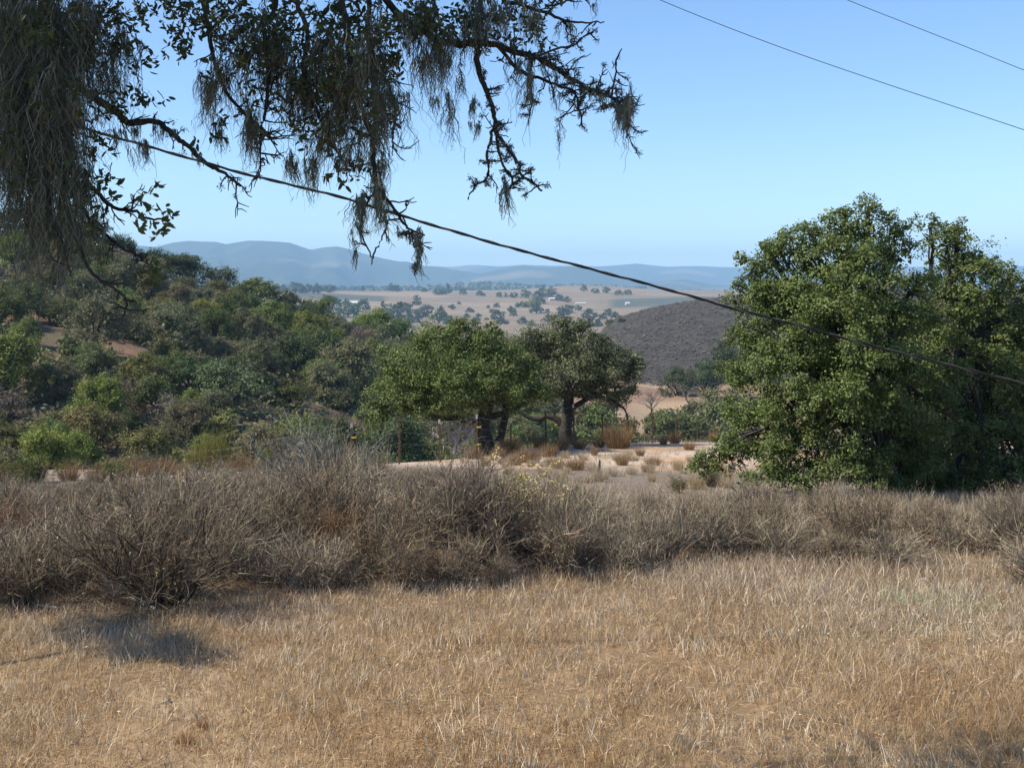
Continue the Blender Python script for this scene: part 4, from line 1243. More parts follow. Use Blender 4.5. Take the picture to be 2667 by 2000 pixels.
# ------------------------------------------------------------------ dry grass (uncountable)
def grass():
    bx = []
    def region(n, d0, d1, pw=1.0):
        d = np.sqrt(rng.uniform(d0 ** 2, d1 ** 2, n))
        mg = 2.6 / d * F                      # the meadow goes on, thinner sampled, past the frame
        px = rng.uniform(-100 - mg * .55, 2770 + mg * .55, n)
        lo = px < -100; hi = px > 2770
        px[lo] = -100 + (px[lo] + 100) / .55; px[hi] = 2770 + (px[hi] - 2770) / .55
        return px, d
    px, d = region(222000, 6.2, 15.5)
    ed = np.interp(px, EDX, EDD)
    keep = rng.random(len(px)) < np.where(d < ed + .4, 1.0, .35) * np.interp(d, [6, 9, 15.5], [1, .85, .62])
    px, d = px[keep], d[keep]
    p2, d2 = region(26000, 14, 24)
    k2 = p2 > 1500
    px = np.concatenate([px, p2[k2]]); d = np.concatenate([d, d2[k2]])
    x = (px - CX) / F * d
    # clumping
    x = x + .05 * (fbm(x * 3, d * 3, 2, 5) - .5); n = len(x)
    den = fbm(x * 1.1, d * 1.1, 3, 15); n_b = fbm(x * .4, d * .4, 3, 25)
    # trampled bare patches near the lower left
    tr = np.exp(-(((px - 430) / 170) ** 2 + ((d - 8.15) / .55) ** 2)) + np.exp(-(((px - 620) / 260) ** 2 + ((d - 7.15) / .3) ** 2)) * .9 + .6 * sstep(.6, .72, fbm(x * .9, d * .9, 3, 35)) * (d < 10)
    keep = rng.random(n) < np.clip(.25 + 1.7 * den - .95 * tr - .6 * sstep(.58, .72, fbm(x * .75 + 9, d * .9, 4, 36)) * (d < 10.0), .05, 1)
    x, d, px, den, n_b, tr = [a[keep] for a in (x, d, px, den, n_b, tr)]
    n = len(x)
    z = height(x, d)
    # colour zones: orange straw in front, greyer towards the brush and on the right, green-grey patch at the right
    grey = np.clip(sstep(8.6, 11.5, d + 3 * (n_b - .5)) * .75 + .3 * sstep(1300, 2400, px) * sstep(7.5, 9, d), 0, 1)
    straw = np.array([.47, .33, .178]); orng = np.array([.385, .238, .105]); greyc = np.array([.44, .352, .258]); pale = np.array([.68, .58, .45]); brown = np.array([.25, .155, .075])
    base = straw + (orng - straw) * sstep(.45, .65, fbm(x * .8, d * .8, 3, 45))[:, None]
    base = base * (1 - grey[:, None]) + greyc * grey[:, None]
    gp = np.exp(-(((px - 2400) / 260) ** 2 + ((d - 11.0) / .8) ** 2)) * sstep(.3, .5, fbm(x * 1.5, d * 1.5, 3, 55))
    base = base * (1 - gp[:, None] * .95) + np.array([.36, .39, .24]) * gp[:, None] * .95
    u = rng.random(n)
    ple = u < .05 + .16 * sstep(.4, .62, fbm(x * 1.1 - 7, d * 1.5, 3, 49))
    base[ple] = base[ple] * .25 + pale * .75
    patch = sstep(.38, .62, fbm(x * .9 + 4, d * 1.3, 4, 48))
    br = (u > .97 - .42 * patch)
    base[br] = base[br] * .4 + brown * .6
    c = np.clip(base * (1 + .16 * rng.normal(size=(n, 1))), .02, .85)
    h = rng.uniform(.055, .18, n) * (.35 + 1.25 * fbm(x * .7, d * .7, 3, 65)) * (.75 + .5 * den) * (1 - .45 * np.clip(tr, 0, 1))
    h[ple] *= 1.15
    a = rng.random(n) * 2 * np.pi
    lean = rng.gamma(2.0, .23, n)
    lean[rng.random(n) < .12] *= 2.4
    wind = np.array([.10, .0])
    ld = np.stack([np.cos(a) * lean + wind[0], np.sin(a) * lean, np.ones(n)], -1)
    dr = nrm(ld)
    A = np.stack([x, d, z - .01], -1)
    B = A + dr * (h * .55)[:, None]
    dr2 = nrm(ld * np.array([1.6, 1.6, .85]) + rng.normal(0, .18, (n, 3)))
    C = B + dr2 * (h * .55)[:, None]
    w = rng.uniform(.0022, .0042, n) * np.interp(d, [6, 15, 24], [1, 1.5, 2.2])
    w[ple] *= 1.4
    mb = MB()
    ribbons(mb, A, B, C, w, c, side=rng.normal(size=(n, 3)) + np.array([0, 2.0, 0]))
    # pale tussocks of longer bent stalks
    nt_ = 1300
    tp, td = region(nt_, 6.2, 14.0)
    tx = (tp - CX) / F * td
    i = np.repeat(np.arange(nt_), 16); m_ = len(i)
    xx = tx[i] + rng.normal(0, .09, m_); yy = td[i] + rng.normal(0, .09, m_)
    ax = rng.normal(0, .22, (nt_, 2))
    ld_ = np.stack([ax[i, 0] + rng.normal(0, .26, m_), ax[i, 1] + rng.normal(0, .26, m_), np.ones(m_)], -1)
    hh = rng.uniform(.07, .17, m_)[:, None] * rng.uniform(.7, 1.2, nt_)[i][:, None]
    A_ = np.stack([xx, yy, height(xx, yy) - .01], -1); B_ = A_ + nrm(ld_) * hh * .6
    C_ = B_ + nrm(ld_ * np.array([1.5, 1.5, .85])) * hh * .55
    tc_ = np.array([(.60, .50, .37), (.66, .57, .45), (.52, .40, .26), (.48, .33, .18)])[rng.integers(0, 4, nt_)][i]
    ribbons(mb, A_, B_, C_, rng.uniform(.003, .006, m_), np.clip(tc_ * (1 + .15 * rng.normal(size=(m_, 1))), .05, .8), side=rng.normal(size=(m_, 3)) + np.array([0, 2.0, 0]))
    # tall thin stalks in and behind the brush edge, and thin grass on the sand
    px_, d_ = region(56000, 12, 30)
    e_ = np.interp(px_, EDX, EDD)
    k_ = (d_ > e_ - .9 + .9 * vnoise(px_ * .012, d_ * 0, 69)) & (d_ < e_ + np.where(px_ > 1900, 8, 5.5)) & (rng.random(len(d_)) < .3 + .9 * sstep(.42, .6, fbm(px_ * .006, d_ * .5, 3, 66)))
    px_, d_ = px_[k_], d_[k_]; m_ = len(d_)
    s3, q3 = region(26000, 23, 58); k_ = (s3 > 820) & (s3 < 2000) & (fbm(s3 * .008, q3 * .4, 3, 68) > .47)
    s3, q3 = s3[k_], q3[k_]
    hh = np.concatenate([rng.uniform(.2, .62, m_) * np.where(px_ > 1500, .8, 1) * np.clip(.45 + .4 * (d_ - np.interp(px_, EDX, EDD)), .4, 1), rng.uniform(.08, .26, len(q3))])
    px_ = np.concatenate([px_, s3]); d_ = np.concatenate([d_, q3]); m_ = len(d_)
    xx = (px_ - CX) / F * d_
    gz_ = height(xx, d_)
    lim_ = ZC - (np.interp(px_, SKX, SKY_) - HY) / F * d_ - gz_
    hh = np.where(d_ < 23, np.minimum(hh, np.maximum(lim_, .12)), hh)
    A_ = np.stack([xx, d_, gz_ - .01], -1)
    dv_ = nrm(rng.normal(0, .28, (m_, 3)) * np.array([1, 1, 0]) + np.array([.05, 0, 1])) * hh[:, None]
    C_ = A_ + dv_ + rng.normal(0, .10, (m_, 3)) * hh[:, None]
    ribbons(mb, A_, A_ + dv_ * .55, C_, rng.uniform(.004, .008, m_) * np.interp(d_, [12, 25, 55], [1, 1.3, 2.2]), cols([(.36, .285, .20), (.30, .23, .155), (.45, .375, .28), (.24, .175, .12), (.32, .285, .175)], m_, .2, .05), side=rng.normal(size=(m_, 3)) + np.array([0, 2.0, 0]))
    # dark rusty low weeds
    nt_ = 500
    tp, td = region(nt_, 6.2, 14.0); tx = (tp - CX) / F * td
    i = np.repeat(np.arange(nt_), 26); m_ = len(i)
    xx = tx[i] + rng.normal(0, .09, m_); yy = td[i] + rng.normal(0, .09, m_)
    A_ = np.stack([xx, yy, height(xx, yy) - .01], -1)
    dv_ = nrm(rng.normal(size=(m_, 3)) * .6 + np.array([0, 0, .9])) * rng.uniform(.03, .10, m_)[:, None]
    ribbons(mb, A_, A_ + dv_ * .5, A_ + dv_, .005, cols([(.20, .115, .06), (.26, .15, .075), (.16, .10, .06)], m_, .2, .05))
    # seed heads on some stalks
    s = np.nonzero(rng.random(n) < .10)[0]
    leaves(mb, C[s] - dr2[s] * .012, dr2[s] + rng.normal(0, .2, (len(s), 3)), rdir(len(s)), rng.uniform(.02, .045, len(s)), .008, np.clip(c[s] * 1.15, 0, .8))
    # litter lying flat
    nl = 50000
    px, d = region(nl, 6.0, 14.5)
    x = (px - CX) / F * d; z = height(x, d) + .006 + rng.random(nl) * .03
    a = rng.random(nl) * 2 * np.pi
    L = rng.uniform(.04, .14, nl)
    dr = np.stack([np.cos(a), np.sin(a), rng.normal(0, .15, nl)], -1) * L[:, None]
    A = np.stack([x, d, z], -1)
    cc = cols([(.42, .29, .16), (.55, .43, .29), (.33, .21, .11), (.46, .27, .12)], nl, .2, .05)
    ribbons(mb, A, A + dr * .5 + rng.normal(0, .006, (nl, 3)), A + dr, .0045, cc, side=np.tile([0, 0, 1.], (nl, 1)) + rng.normal(0, .3, (nl, 3)))
    o = obj('dry_grass', mb.mesh('dry_grass', M_DRY), kind='stuff')
    tag(o, 'dry straw-coloured grass covering the foreground meadow', 'grass')
    print('grass blades', n)
grass()

for px, py, s_, lab in [(480, 1950, .14, 'dark rusty weed at the lower edge of the trampled patch'), (530, 1905, .10, 'low brown weed at the right end of the trampled patch')]:
    plant_tuft(TU[1], hit(px, py, 5.5, 20), s_, lab, 'rusty weeds in the meadow', .8, (1.45, 1.3, 1.15), name='rusty_weed', cat='weed')
# clods in the trampled patch
for k, (px, py, w) in enumerate([(425, 1832, 40), (405, 1848, 22), (440, 1855, 26), (330, 1846, 14), (500, 1876, 30), (470, 1868, 18)]):
    p = hit(px, py, 5.5, 20); s = w / 2 * p[1] / F
    mb = MB()
    th = np.linspace(0, 2 * np.pi, 11)[:-1]
    rows = []
    for i_, (rr, zz) in enumerate([(1.05, -.3), (1, .1), (.75, .42), (.3, .58)]):
        q = 1 + .22 * rng.normal(size=10)
        rows.append(np.stack([np.cos(th) * rr * q * s, np.sin(th) * rr * q * s * .8, (zz + .05 * rng.normal(size=10)) * s], -1))
    v = np.concatenate(rows); i_ = np.arange(3)[:, None] * 10; j_ = np.arange(10)[None]; j2_ = (j_ + 1) % 10
    mb.add(v, np.stack([i_ + j_, i_ + j2_, i_ + 10 + j2_, i_ + 10 + j_], -1).reshape(-1, 4), (.30, .22, .15))
    mb.p.append(np.arange(30, 40)[None] + 0)
    tag(obj('soil_clod', mb.mesh('soil_clod', M_GROUND), None, p), ['largest tan soil clod in the trampled patch at lower left', 'flat soil clod left of the largest clod', 'pale clod right below the largest clod', 'small dark clod far left in the trampled patch', 'clod at the right end of the trampled patch', 'small clod in the middle of the trampled patch'][k], 'clod', 'soil clods')

# ------------------------------------------------------------------ cables overhead
def cable(name, label, pts, rad, twist=True):
    pts = np.array(pts); base = pts[0].copy()
    t = thing(name, label, 'cable', base)
    p, _ = smooth_path(pts - base, np.ones(len(pts)), 26 if twist else 8)
    if twist:
        ln = np.concatenate([[0], np.cumsum(np.linalg.norm(np.diff(p, axis=0), axis=1))])
        for nm, ph, r_, m_ in (('insulated_conductor', 0, rad, M_BLACK), ('bare_messenger', np.pi, rad * .35, M_ALU)):
            a = ln / .55 * 2 * np.pi + ph
            off = np.stack([np.zeros_like(a), np.cos(a), np.sin(a)], -1) * rad * (.45 if ph == 0 else .95)
            mb = MB(); tube(mb, p + off, r_, 7)
            obj(nm, mb.mesh(nm, m_, True), t)
    else:
        mb = MB(); tube(mb, p, rad, 6); obj('conductor', mb.mesh('conductor', M_BLACK, True), t)
K = 2667 / 2212
cp = [(-300, 150), (0, 228), (200, 283), (370, 331), (530, 376), (720, 422), (860, 464), (1000, 506), (1130, 543), (1290, 585), (1450, 628), (1590, 668), (1740, 707), (1880, 746), (2000, 776), (2212, 828), (2600, 915)]
cable('overhead_cable', 'thick twisted dark cable sagging diagonally across the view behind the hanging branches', [P(a * K, b * K, 9.0 + 1.2 * i / 15) for i, (a, b) in enumerate(cp)], .0105)
cable('power_line', 'thin dark power line, lower of the two in the upper right sky', [P(a * K, b * K, 24 - .2 * i) for i, (a, b) in enumerate([(1180, -105), (1410, -6), (1560, 55), (1720, 115), (1900, 177), (2050, 227), (2212, 281), (2600, 410)])], .0075, False)
cable('power_line', 'thin dark power line, upper of the two in the upper right corner', [P(a * K, b * K, 26 - .2 * i) for i, (a, b) in enumerate([(1600, -100), (1815, -6), (1950, 48), (2100, 107), (2212, 152), (2600, 305)])], .0075, False)

# ------------------------------------------------------------------ the overhanging oak with its lichen
OX, OY = -4.6, 4.4
oz = H(OX, OY)
oak = thing('overhanging_oak', 'shaded oak overhanging the upper left, branches draped with grey hanging lichen', 'oak tree', (OX, OY, oz))
O0 = np.array([OX, OY, oz])
def part(name, mb, m, kind=None, smooth=True, parent=oak):
    return obj(name, mb.mesh(name, m, smooth), parent, kind=kind)
mb = MB()
p, r = smooth_path(np.array([[0, 0, -.4], [.05, 0, .3], [.1, .05, 1.6], [.25, .1, 3.0], [.3, .1, 4.3]]), [.42, .34, .28, .25, .2], 6)
tube(mb, p, r, 12, (1, 1, 1), .12)
part('trunk', mb, M_BARK)
TOP = O0 + np.array([.3, .1, 4.3]); MIDT = O0 + np.array([.25, .1, 3.0])
twA, twB, twC, twW = [], [], [], []
def limb(pxs, d, w0, w1, start=None, dv=.25, twigs=0, tl=(30, 90), nub=0):
    """a limb through photo pixels at about distance d; w in photo px"""
    n = len(pxs)
    dd = d + np.cumsum(rng.normal(0, dv / n, n))
    pts = [P(a, b, q) for (a, b), q in zip(pxs, dd)]
    rad = list(np.linspace(w0, w1, n) / 2 * d / F)
    if start is not None:
        s0 = [np.array(q, float) for q in start]
        pts = s0 + pts
        rad = list(np.linspace(max(.09, rad[0] * 1.6), rad[0] * 1.1, len(s0))) + rad
    mb = MB()
    q, rr = smooth_path(np.array(pts) - O0, rad, 5, .0025)
    tube(mb, q, rr, 7, (1, 1, 1), .25)
    o = part('limb', mb, M_BARK)
    tb = MB()
    lo = 0 if start is None else 5 * len(start)
    for k in range(twigs):
        i = rng.integers(lo, len(q) - 1)
        L = rng.uniform(*tl) * d / F
        dv_ = nrm(rng.normal(size=3) * np.array([1, .6, .9]) + np.array([.25, 0, -.25]))
        w = [q[i]]
        for s in range(5):
            dv_ = nrm(dv_ + rng.normal(0, .28, 3))
            w.append(w[-1] + dv_ * L / 5)
        w = np.array(w)
        tube(tb, w, np.linspace(.0045, .0018, 6), 4)
        tips.append((w[-1], dv_))
        for s in range(3):
            j = rng.integers(1, 5)
            d2 = nrm(dv_ + rng.normal(0, .7, 3)); e = w[j] + d2 * L * rng.uniform(.2, .5)
            tube(tb, [w[j], (w[j] + e) / 2 + rng.normal(0, .004, 3), e], [.003, .0025, .0016], 4)
            tips.append((e, d2))
        for s in range(nub):
            j = rng.integers(1, 6)
            nubs.append(w[j])
    if twigs:
        part('twigs', tb, M_BARK, 'stuff', parent=o)
    return q
tips, nubs = [], []
# main limbs above the frame
LA = [MIDT, O0 + np.array([1.0, .3, 3.5]), O0 + np.array([1.7, .3, 3.75])]
LB = [TOP, TOP + np.array([1.2, .3, .45]), TOP + np.array([2.4, .4, .5]), TOP + np.array([3.4, .5, .45])]
mb = MB(); q, rr = smooth_path(np.array(LB + [TOP + np.array([4.6, .5, .4]), TOP + np.array([5.4, .5, .45])]) - O0, [.17, .14, .12, .10, .07, .03], 6, .01)
tube(mb, q, rr, 9, (1, 1, 1), .15); part('limb', mb, M_BARK)
mb = MB(); q, rr = smooth_path(np.array([TOP, TOP + np.array([.6, -.6, 1.2]), TOP + np.array([1.6, -.9, 2.0])]) - O0, [.16, .12, .05], 6, .01)
tube(mb, q, rr, 9, (1, 1, 1), .15); part('limb', mb, M_BARK)
mb = MB(); q, rr = smooth_path(np.array([TOP, TOP + np.array([-2.4, .6, .4]), TOP + np.array([-5.8, 2.6, .0]), TOP + np.array([-3.4, 4.5, -.8])]) - O0, [.16, .12, .09, .04], 6, .01)
tube(mb, q, rr, 9, (1, 1, 1), .15); part('limb', mb, M_BARK)

SB = LB[2] + np.array([.2, .05, 0]); SC_ = LB[3]
limb([(120, 150), (193, 217), (251, 260), (309, 299), (338, 321), (396, 316), (429, 333), (463, 362), (497, 386), (521, 415), (569, 444), (608, 468), (627, 487)], 5.3, 24, 6, LA, twigs=16, nub=1)
limb([(60, 300), (183, 434), (217, 463), (270, 521), (309, 545), (347, 550), (386, 569), (425, 572)], 4.7, 16, 5, [MIDT, O0 + np.array([1.0, .2, 3.0])], twigs=14, tl=(30, 70))
LEAFB1 = tips[-50:]
limb([(80, 380), (169, 482), (231, 564), (270, 608), (309, 641), (357, 666), (400, 695)], 4.6, 14, 4, [MIDT, O0 + np.array([1.0, .1, 2.9])], twigs=12, tl=(30, 80))
limb([(150, 480), (190, 600), (225, 690), (270, 735), (310, 760), (330, 790), (318, 830)], 4.6, 11, 4, None, twigs=10, nub=1)
limb([(40, 200), (90, 380), (130, 520), (165, 640), (185, 720)], 4.4, 14, 4, None, twigs=14)
# centre droops
limb([(520, -60), (540, 60), (560, 170), (590, 240), (640, 300), (690, 345), (720, 380)], 5.6, 14, 4, [SB], twigs=20)
limb([(700, -60), (690, 80), (700, 200), (690, 290), (680, 340), (678, 400), (677, 470)], 5.4, 14, 3, [SB], twigs=20)
limb([(770, -60), (800, 90), (790, 200), (830, 300), (870, 380), (900, 430)], 5.2, 14, 4, [SC_], twigs=24)
limb([(880, -60), (901, 84), (914, 177), (927, 236), (948, 304), (969, 359), (973, 422), (977, 473), (986, 498), (1019, 532), (1040, 565), (1070, 599), (1104, 612)], 5.1, 18, 5, [SC_], twigs=22, tl=(30, 80))
limb([(1062, 600), (1078, 622), (1092, 645), (1088, 690), (1078, 720)], 5.1, 6, 3, None, twigs=9, tl=(15, 35), nub=3)
limb([(975, 500), (950, 540), (940, 580), (945, 620), (966, 668), (968, 690)], 5.1, 7, 3, None, twigs=5, tl=(20, 50), nub=1)
limb([(968, 672), (985, 640), (1003, 600), (1015, 570)], 5.1, 5, 3, None, twigs=2, tl=(15, 40))
limb([(950, -60), (960, 100), (1000, 200), (1025, 260), (1030, 310), (1020, 360), (1035, 400)], 5.3, 12, 3, [SC_], twigs=18)
# the long right limb
rl = limb([(980, -40), (1095, 76), (1180, 114), (1264, 112), (1327, 131), (1391, 148), (1424, 165), (1458, 186), (1492, 207), (1526, 228), (1559, 240), (1593, 253), (1614, 270), (1631, 291), (1637, 321), (1634, 360)], 5.5, 21, 4, [SC_], twigs=80, tl=(30, 85), nub=2)
limb([(1243, 130), (1243, 169), (1260, 219), (1277, 262), (1285, 295), (1289, 338), (1302, 359), (1327, 392), (1349, 426), (1357, 456), (1391, 481), (1412, 498)], 5.5, 16, 5, None, twigs=30, tl=(22, 65), nub=2)
limb([(1285, 330), (1277, 367), (1268, 405), (1273, 456), (1239, 485), (1218, 519)], 5.5, 9, 4, None, twigs=12, tl=(20, 55), nub=2)
limb([(1290, 350), (1305, 420), (1335, 470), (1320, 500), (1322, 540)], 5.5, 8, 3, None, twigs=10, tl=(20, 50), nub=2)
limb([(1298, 120), (1349, 181), (1399, 203), (1454, 224), (1496, 241), (1509, 287), (1517, 333)], 5.6, 11, 4, None, twigs=20, tl=(25, 70), nub=2)
limb([(1300, -30), (1350, 10), (1424, 34), (1475, 55), (1526, 59), (1576, 59)], 5.6, 12, 3, [SC_ + np.array([.8, .2, -.1])], twigs=10, tl=(20, 60))
limb([(1391, 148), (1450, 127), (1500, 114), (1517, 97), (1543, 84)], 5.5, 7, 3, None, twigs=10, tl=(20, 50), nub=1)
limb([(1593, 250), (1600, 205), (1606, 160), (1619, 127)], 5.5, 6, 3, None, twigs=6, tl=(20, 50), nub=1)
limb([(1390, 140), (1380, 200), (1385, 260), (1375, 330)], 5.6, 8, 3, None, twigs=8, tl=(20, 40), nub=3)
limb([(1420, 20), (1460, 10), (1500, -5), (1560, -30)], 5.6, 7, 3, None, twigs=6, tl=(20, 50))

# foliage: leafy clusters (photo px, radius px, distance, number of leaves)
def leafset(n, c, sig, d, dsp, L=(.028, .05), hang=.35):
    u = rng.normal(size=(n, 2))
    dd = d + rng.normal(0, dsp, n)
    pos = np.stack([(c[0] + u[:, 0] * sig[0] - CX) / F * dd, dd, ZC - (c[1] + u[:, 1] * sig[1] - HY) / F * dd], -1)
    dr = nrm(rng.normal(size=(n, 3)) + np.array([.1, 0, -hang]))
    return pos - O0, dr, rng.uniform(*L, n)
OAKC = [(.060, .078, .026), (.075, .09, .032), (.045, .06, .022), (.085, .095, .042)]
fol = MB()
def leafmesh(mb, pos, dr, L, cc):
    """pointed oval leaf with a folded midrib: 6 rim points + 2 spine points"""
    n = len(pos)
    dr = nrm(dr); s = nrm(np.cross(dr, rdir(n))); nn = np.cross(s, dr)
    L = L[:, None]; w = L * .19
    v = np.stack([pos, pos + dr * L * .3 + s * w + nn * w * .35, pos + dr * L * .7 + s * w * .9 + nn * w * .3, pos + dr * L - nn * w * .15,
                  pos + dr * L * .7 - s * w * .9 + nn * w * .3, pos + dr * L * .3 - s * w + nn * w * .35, pos + dr * L * .5], 1)
    k = np.arange(n)[:, None] * 7
    f = np.concatenate([k + np.array([[0, 1, 6]]), k + np.array([[0, 6, 5]]), k + np.array([[3, 6, 2]]), k + np.array([[3, 4, 6]]), k + np.array([[1, 2, 6]]), k + np.array([[4, 5, 6]])])
    mb.add(v.reshape(-1, 3), f, np.repeat(cc, 7, 0))
MASS = [(60, 60, 130, 90, 5.0, 900), (200, 70, 100, 70, 5.2, 800), (310, 110, 70, 60, 5.2, 500), (340, 30, 60, 40, 5.5, 260), (120, 220, 80, 60, 5.0, 420), (330, 270, 50, 30, 5.3, 170), (230, 300, 60, 50, 5.1, 200), (60, 400, 50, 80, 4.8, 250), (110, 120, 60, 60, 4.8, 300),
        (470, 40, 50, 40, 5.6, 320), (480, 110, 22, 25, 5.6, 110), (560, 60, 60, 60, 5.7, 500), (640, 100, 60, 70, 5.6, 560), (720, 60, 70, 60, 5.6, 620), (800, 130, 60, 90, 5.4, 640), (870, 60, 70, 60, 5.4, 620), (900, 220, 55, 70, 5.2, 520), (960, 120, 60, 80, 5.3, 520),
        (690, 220, 60, 60, 5.5, 360), (820, 280, 45, 70, 5.3, 360), (880, 340, 50, 50, 5.2, 330), (770, 330, 45, 40, 5.4, 170), (900, 430, 40, 30, 5.2, 130), (990, 290, 30, 60, 5.2, 300), (1050, 50, 60, 45, 5.5, 480), (1130, 50, 50, 50, 5.5, 420), (1200, 60, 45, 50, 5.6, 330), (1010, 160, 30, 50, 5.3, 200),
        (1290, 40, 50, 50, 5.6, 300), (1380, 30, 40, 40, 5.6, 220), (1400, 90, 25, 40, 5.6, 130), (1440, 10, 30, 20, 5.6, 90), (1330, 110, 40, 20, 5.6, 90), (570, 320, 18, 35, 5.5, 40), (240, 380, 30, 25, 4.9, 70), (270, 470, 30, 30, 4.7, 90), (250, 530, 35, 30, 4.7, 90), (180, 560, 40, 60, 4.6, 110), (170, 340, 40, 60, 4.9, 160), (90, 60, 110, 60, 4.4, 420), (120, 250, 90, 80, 4.4, 260), (60, 430, 60, 70, 4.3, 130), (180, 430, 30, 50, 4.4, 90), (760, 90, 120, 60, 5.0, 420), (920, 130, 70, 90, 4.9, 260), (600, 40, 80, 40, 5.2, 260), (1090, 60, 110, 40, 5.2, 260), (850, 240, 60, 70, 5.0, 200), (690, 150, 60, 60, 5.2, 200)]
for cx_, cy_, sx, sy, d, n in MASS:
    n = int(n * .5)
    # leaves grow in whorls of a few on short shoots
    nw = max(4, n // 6)
    wp, wd, _ = leafset(nw, (cx_, cy_), (sx * .72, sy * .72), d, .28)
    i = np.repeat(np.arange(nw), 6)
    pos = wp[i] + rng.normal(0, .012, (len(i), 3))
    dr = nrm(wd[i] * .8 + rdir(len(i)) * .9)
    leafmesh(fol, pos, dr, rng.uniform(.026, .047, len(i)), cols(OAKC, len(i), .2, .08))
    e = wp - wd * .06
    for a_, b_ in zip(wp[::2], e[::2]):
        tube(fol, [b_ - np.array([0, 0, .0]), (a_ + b_) / 2 + rng.normal(0, .006, 3), a_], [.0028, .0022, .0016], 3, (.05, .042, .034))
part('foliage', fol, M_LEAF, 'stuff', False)
# upper crown above and left of the frame (shades what hangs below)
up = MB()
UB = [(-6.2, 3.0, 5.6, 1.3), (-4.6, 2.6, 6.4, 1.5), (-3.0, 3.0, 6.6, 1.4), (-5.2, 4.6, 6.6, 1.5), (-3.4, 4.8, 6.9, 1.4), (-1.9, 3.6, 6.5, 1.2), (-6.6, 4.4, 5.4, 1.2), (-1.7, 5.0, 6.4, 1.1), (-.8, 4.0, 6.2, .9), (-4.6, 3.9, 7.6, 1.3), (-2.8, 3.9, 7.6, 1.2), (-5.6, 2.0, 5.0, 1.1), (-3.6, 2.0, 5.6, 1.1)]
crown_leaves(up, np.array(UB) - np.array([*O0, 0]), 21000, .10, .062, OAKC, subs=26)
crown_leaves(up, np.array([(-7.9, 9.7, 4.4, .30), (-7.55, 9.45, 4.3, .34), (-7.2, 9.2, 4.3, .36), (-6.95, 8.95, 4.2, .30), (-6.6, 8.7, 4.2, .26), (-7.3, 8.75, 4.5, .22), (-8.3, 9.3, 4.7, .3)]) - np.array([*O0, 0]), 1500, .10, .065, OAKC, subs=22)
part('crown', up, M_LEAF, 'stuff', False)

# single leaves one can pick out against the sky and hill
lm = []
for k in range(5):
    q = MB(); leafmesh(q, np.zeros((1, 3)), np.array([[0, 0, 1.]]), np.array([1.]), np.ones((1, 3)))
    me = q.mesh('leaf', M_LEAF); lm.append(me)
nleaf = 0
def leaf_at(p, dr, L, col):
    global nleaf
    if nleaf >= 290: return
    o = obj('leaf', lm[nleaf % 5], oak, p)
    o.rotation_euler = Vector(dr).to_track_quat('Z', 'Y').to_euler()
    o.rotation_euler.rotate_axis('Z', random.random() * 6.28)
    o.scale = (L, L, L); o.color = (*col, 1)
    nleaf += 1
def rosette(px, py, d, n, bias=(0, 0, 0), L=(.035, .055), c=OAKC):
    p = P(px, py, d) - O0
    ax = nrm(np.array(bias, float) + rng.normal(0, .35, 3))
    for k in range(n):
        dr = nrm(ax * .7 + rdir(1)[0])
        leaf_at(p - ax * rng.uniform(0, .03), dr, rng.uniform(*L), jit_col(c[rng.integers(0, len(c))], .12))
LIT = [(.12, .145, .05), (.145, .165, .06), (.10, .12, .045)]  # sunlit look put into the leaf colour of the two lower-left sprigs
for px, py, n in [(415, 482, 6), (398, 505, 5), (372, 500, 6), (355, 520, 6), (385, 530, 6), (410, 545, 5), (440, 552, 6), (455, 560, 4), (430, 575, 6), (400, 580, 6), (370, 590, 6), (425, 600, 6), (445, 592, 4), (390, 550, 5), (365, 570, 4), (405, 608, 4)]:
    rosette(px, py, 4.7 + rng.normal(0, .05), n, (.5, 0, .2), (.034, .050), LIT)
for px, py, n in [(355, 712, 6), (372, 705, 6), (395, 715, 7), (400, 735, 6), (415, 700, 6), (420, 722, 6), (440, 690, 5), (388, 690, 5), (405, 690, 5), (380, 728, 5)]:
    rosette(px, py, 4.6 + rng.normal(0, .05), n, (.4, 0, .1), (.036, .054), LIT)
for px, py, n in [(468, 130, 6), (478, 115, 5), (485, 140, 5), (360, 250, 6), (345, 235, 5), (372, 265, 5), (290, 400, 5), (270, 380, 5), (310, 480, 5), (285, 500, 6), (300, 520, 5), (262, 495, 5), (515, 375, 5), (575, 330, 6), (560, 360, 6), (590, 320, 5), (848, 470, 4), (853, 462, 4), (890, 480, 5), (900, 486, 4), (930, 430, 6), (945, 420, 5), (915, 425, 5), (1005, 150, 4), (1010, 165, 4), (975, 170, 4)]:
    rosette(px, py, 5.2 + rng.normal(0, .1), n, (.2, 0, -.3), (.035, .05))
print('leaves', nleaf)

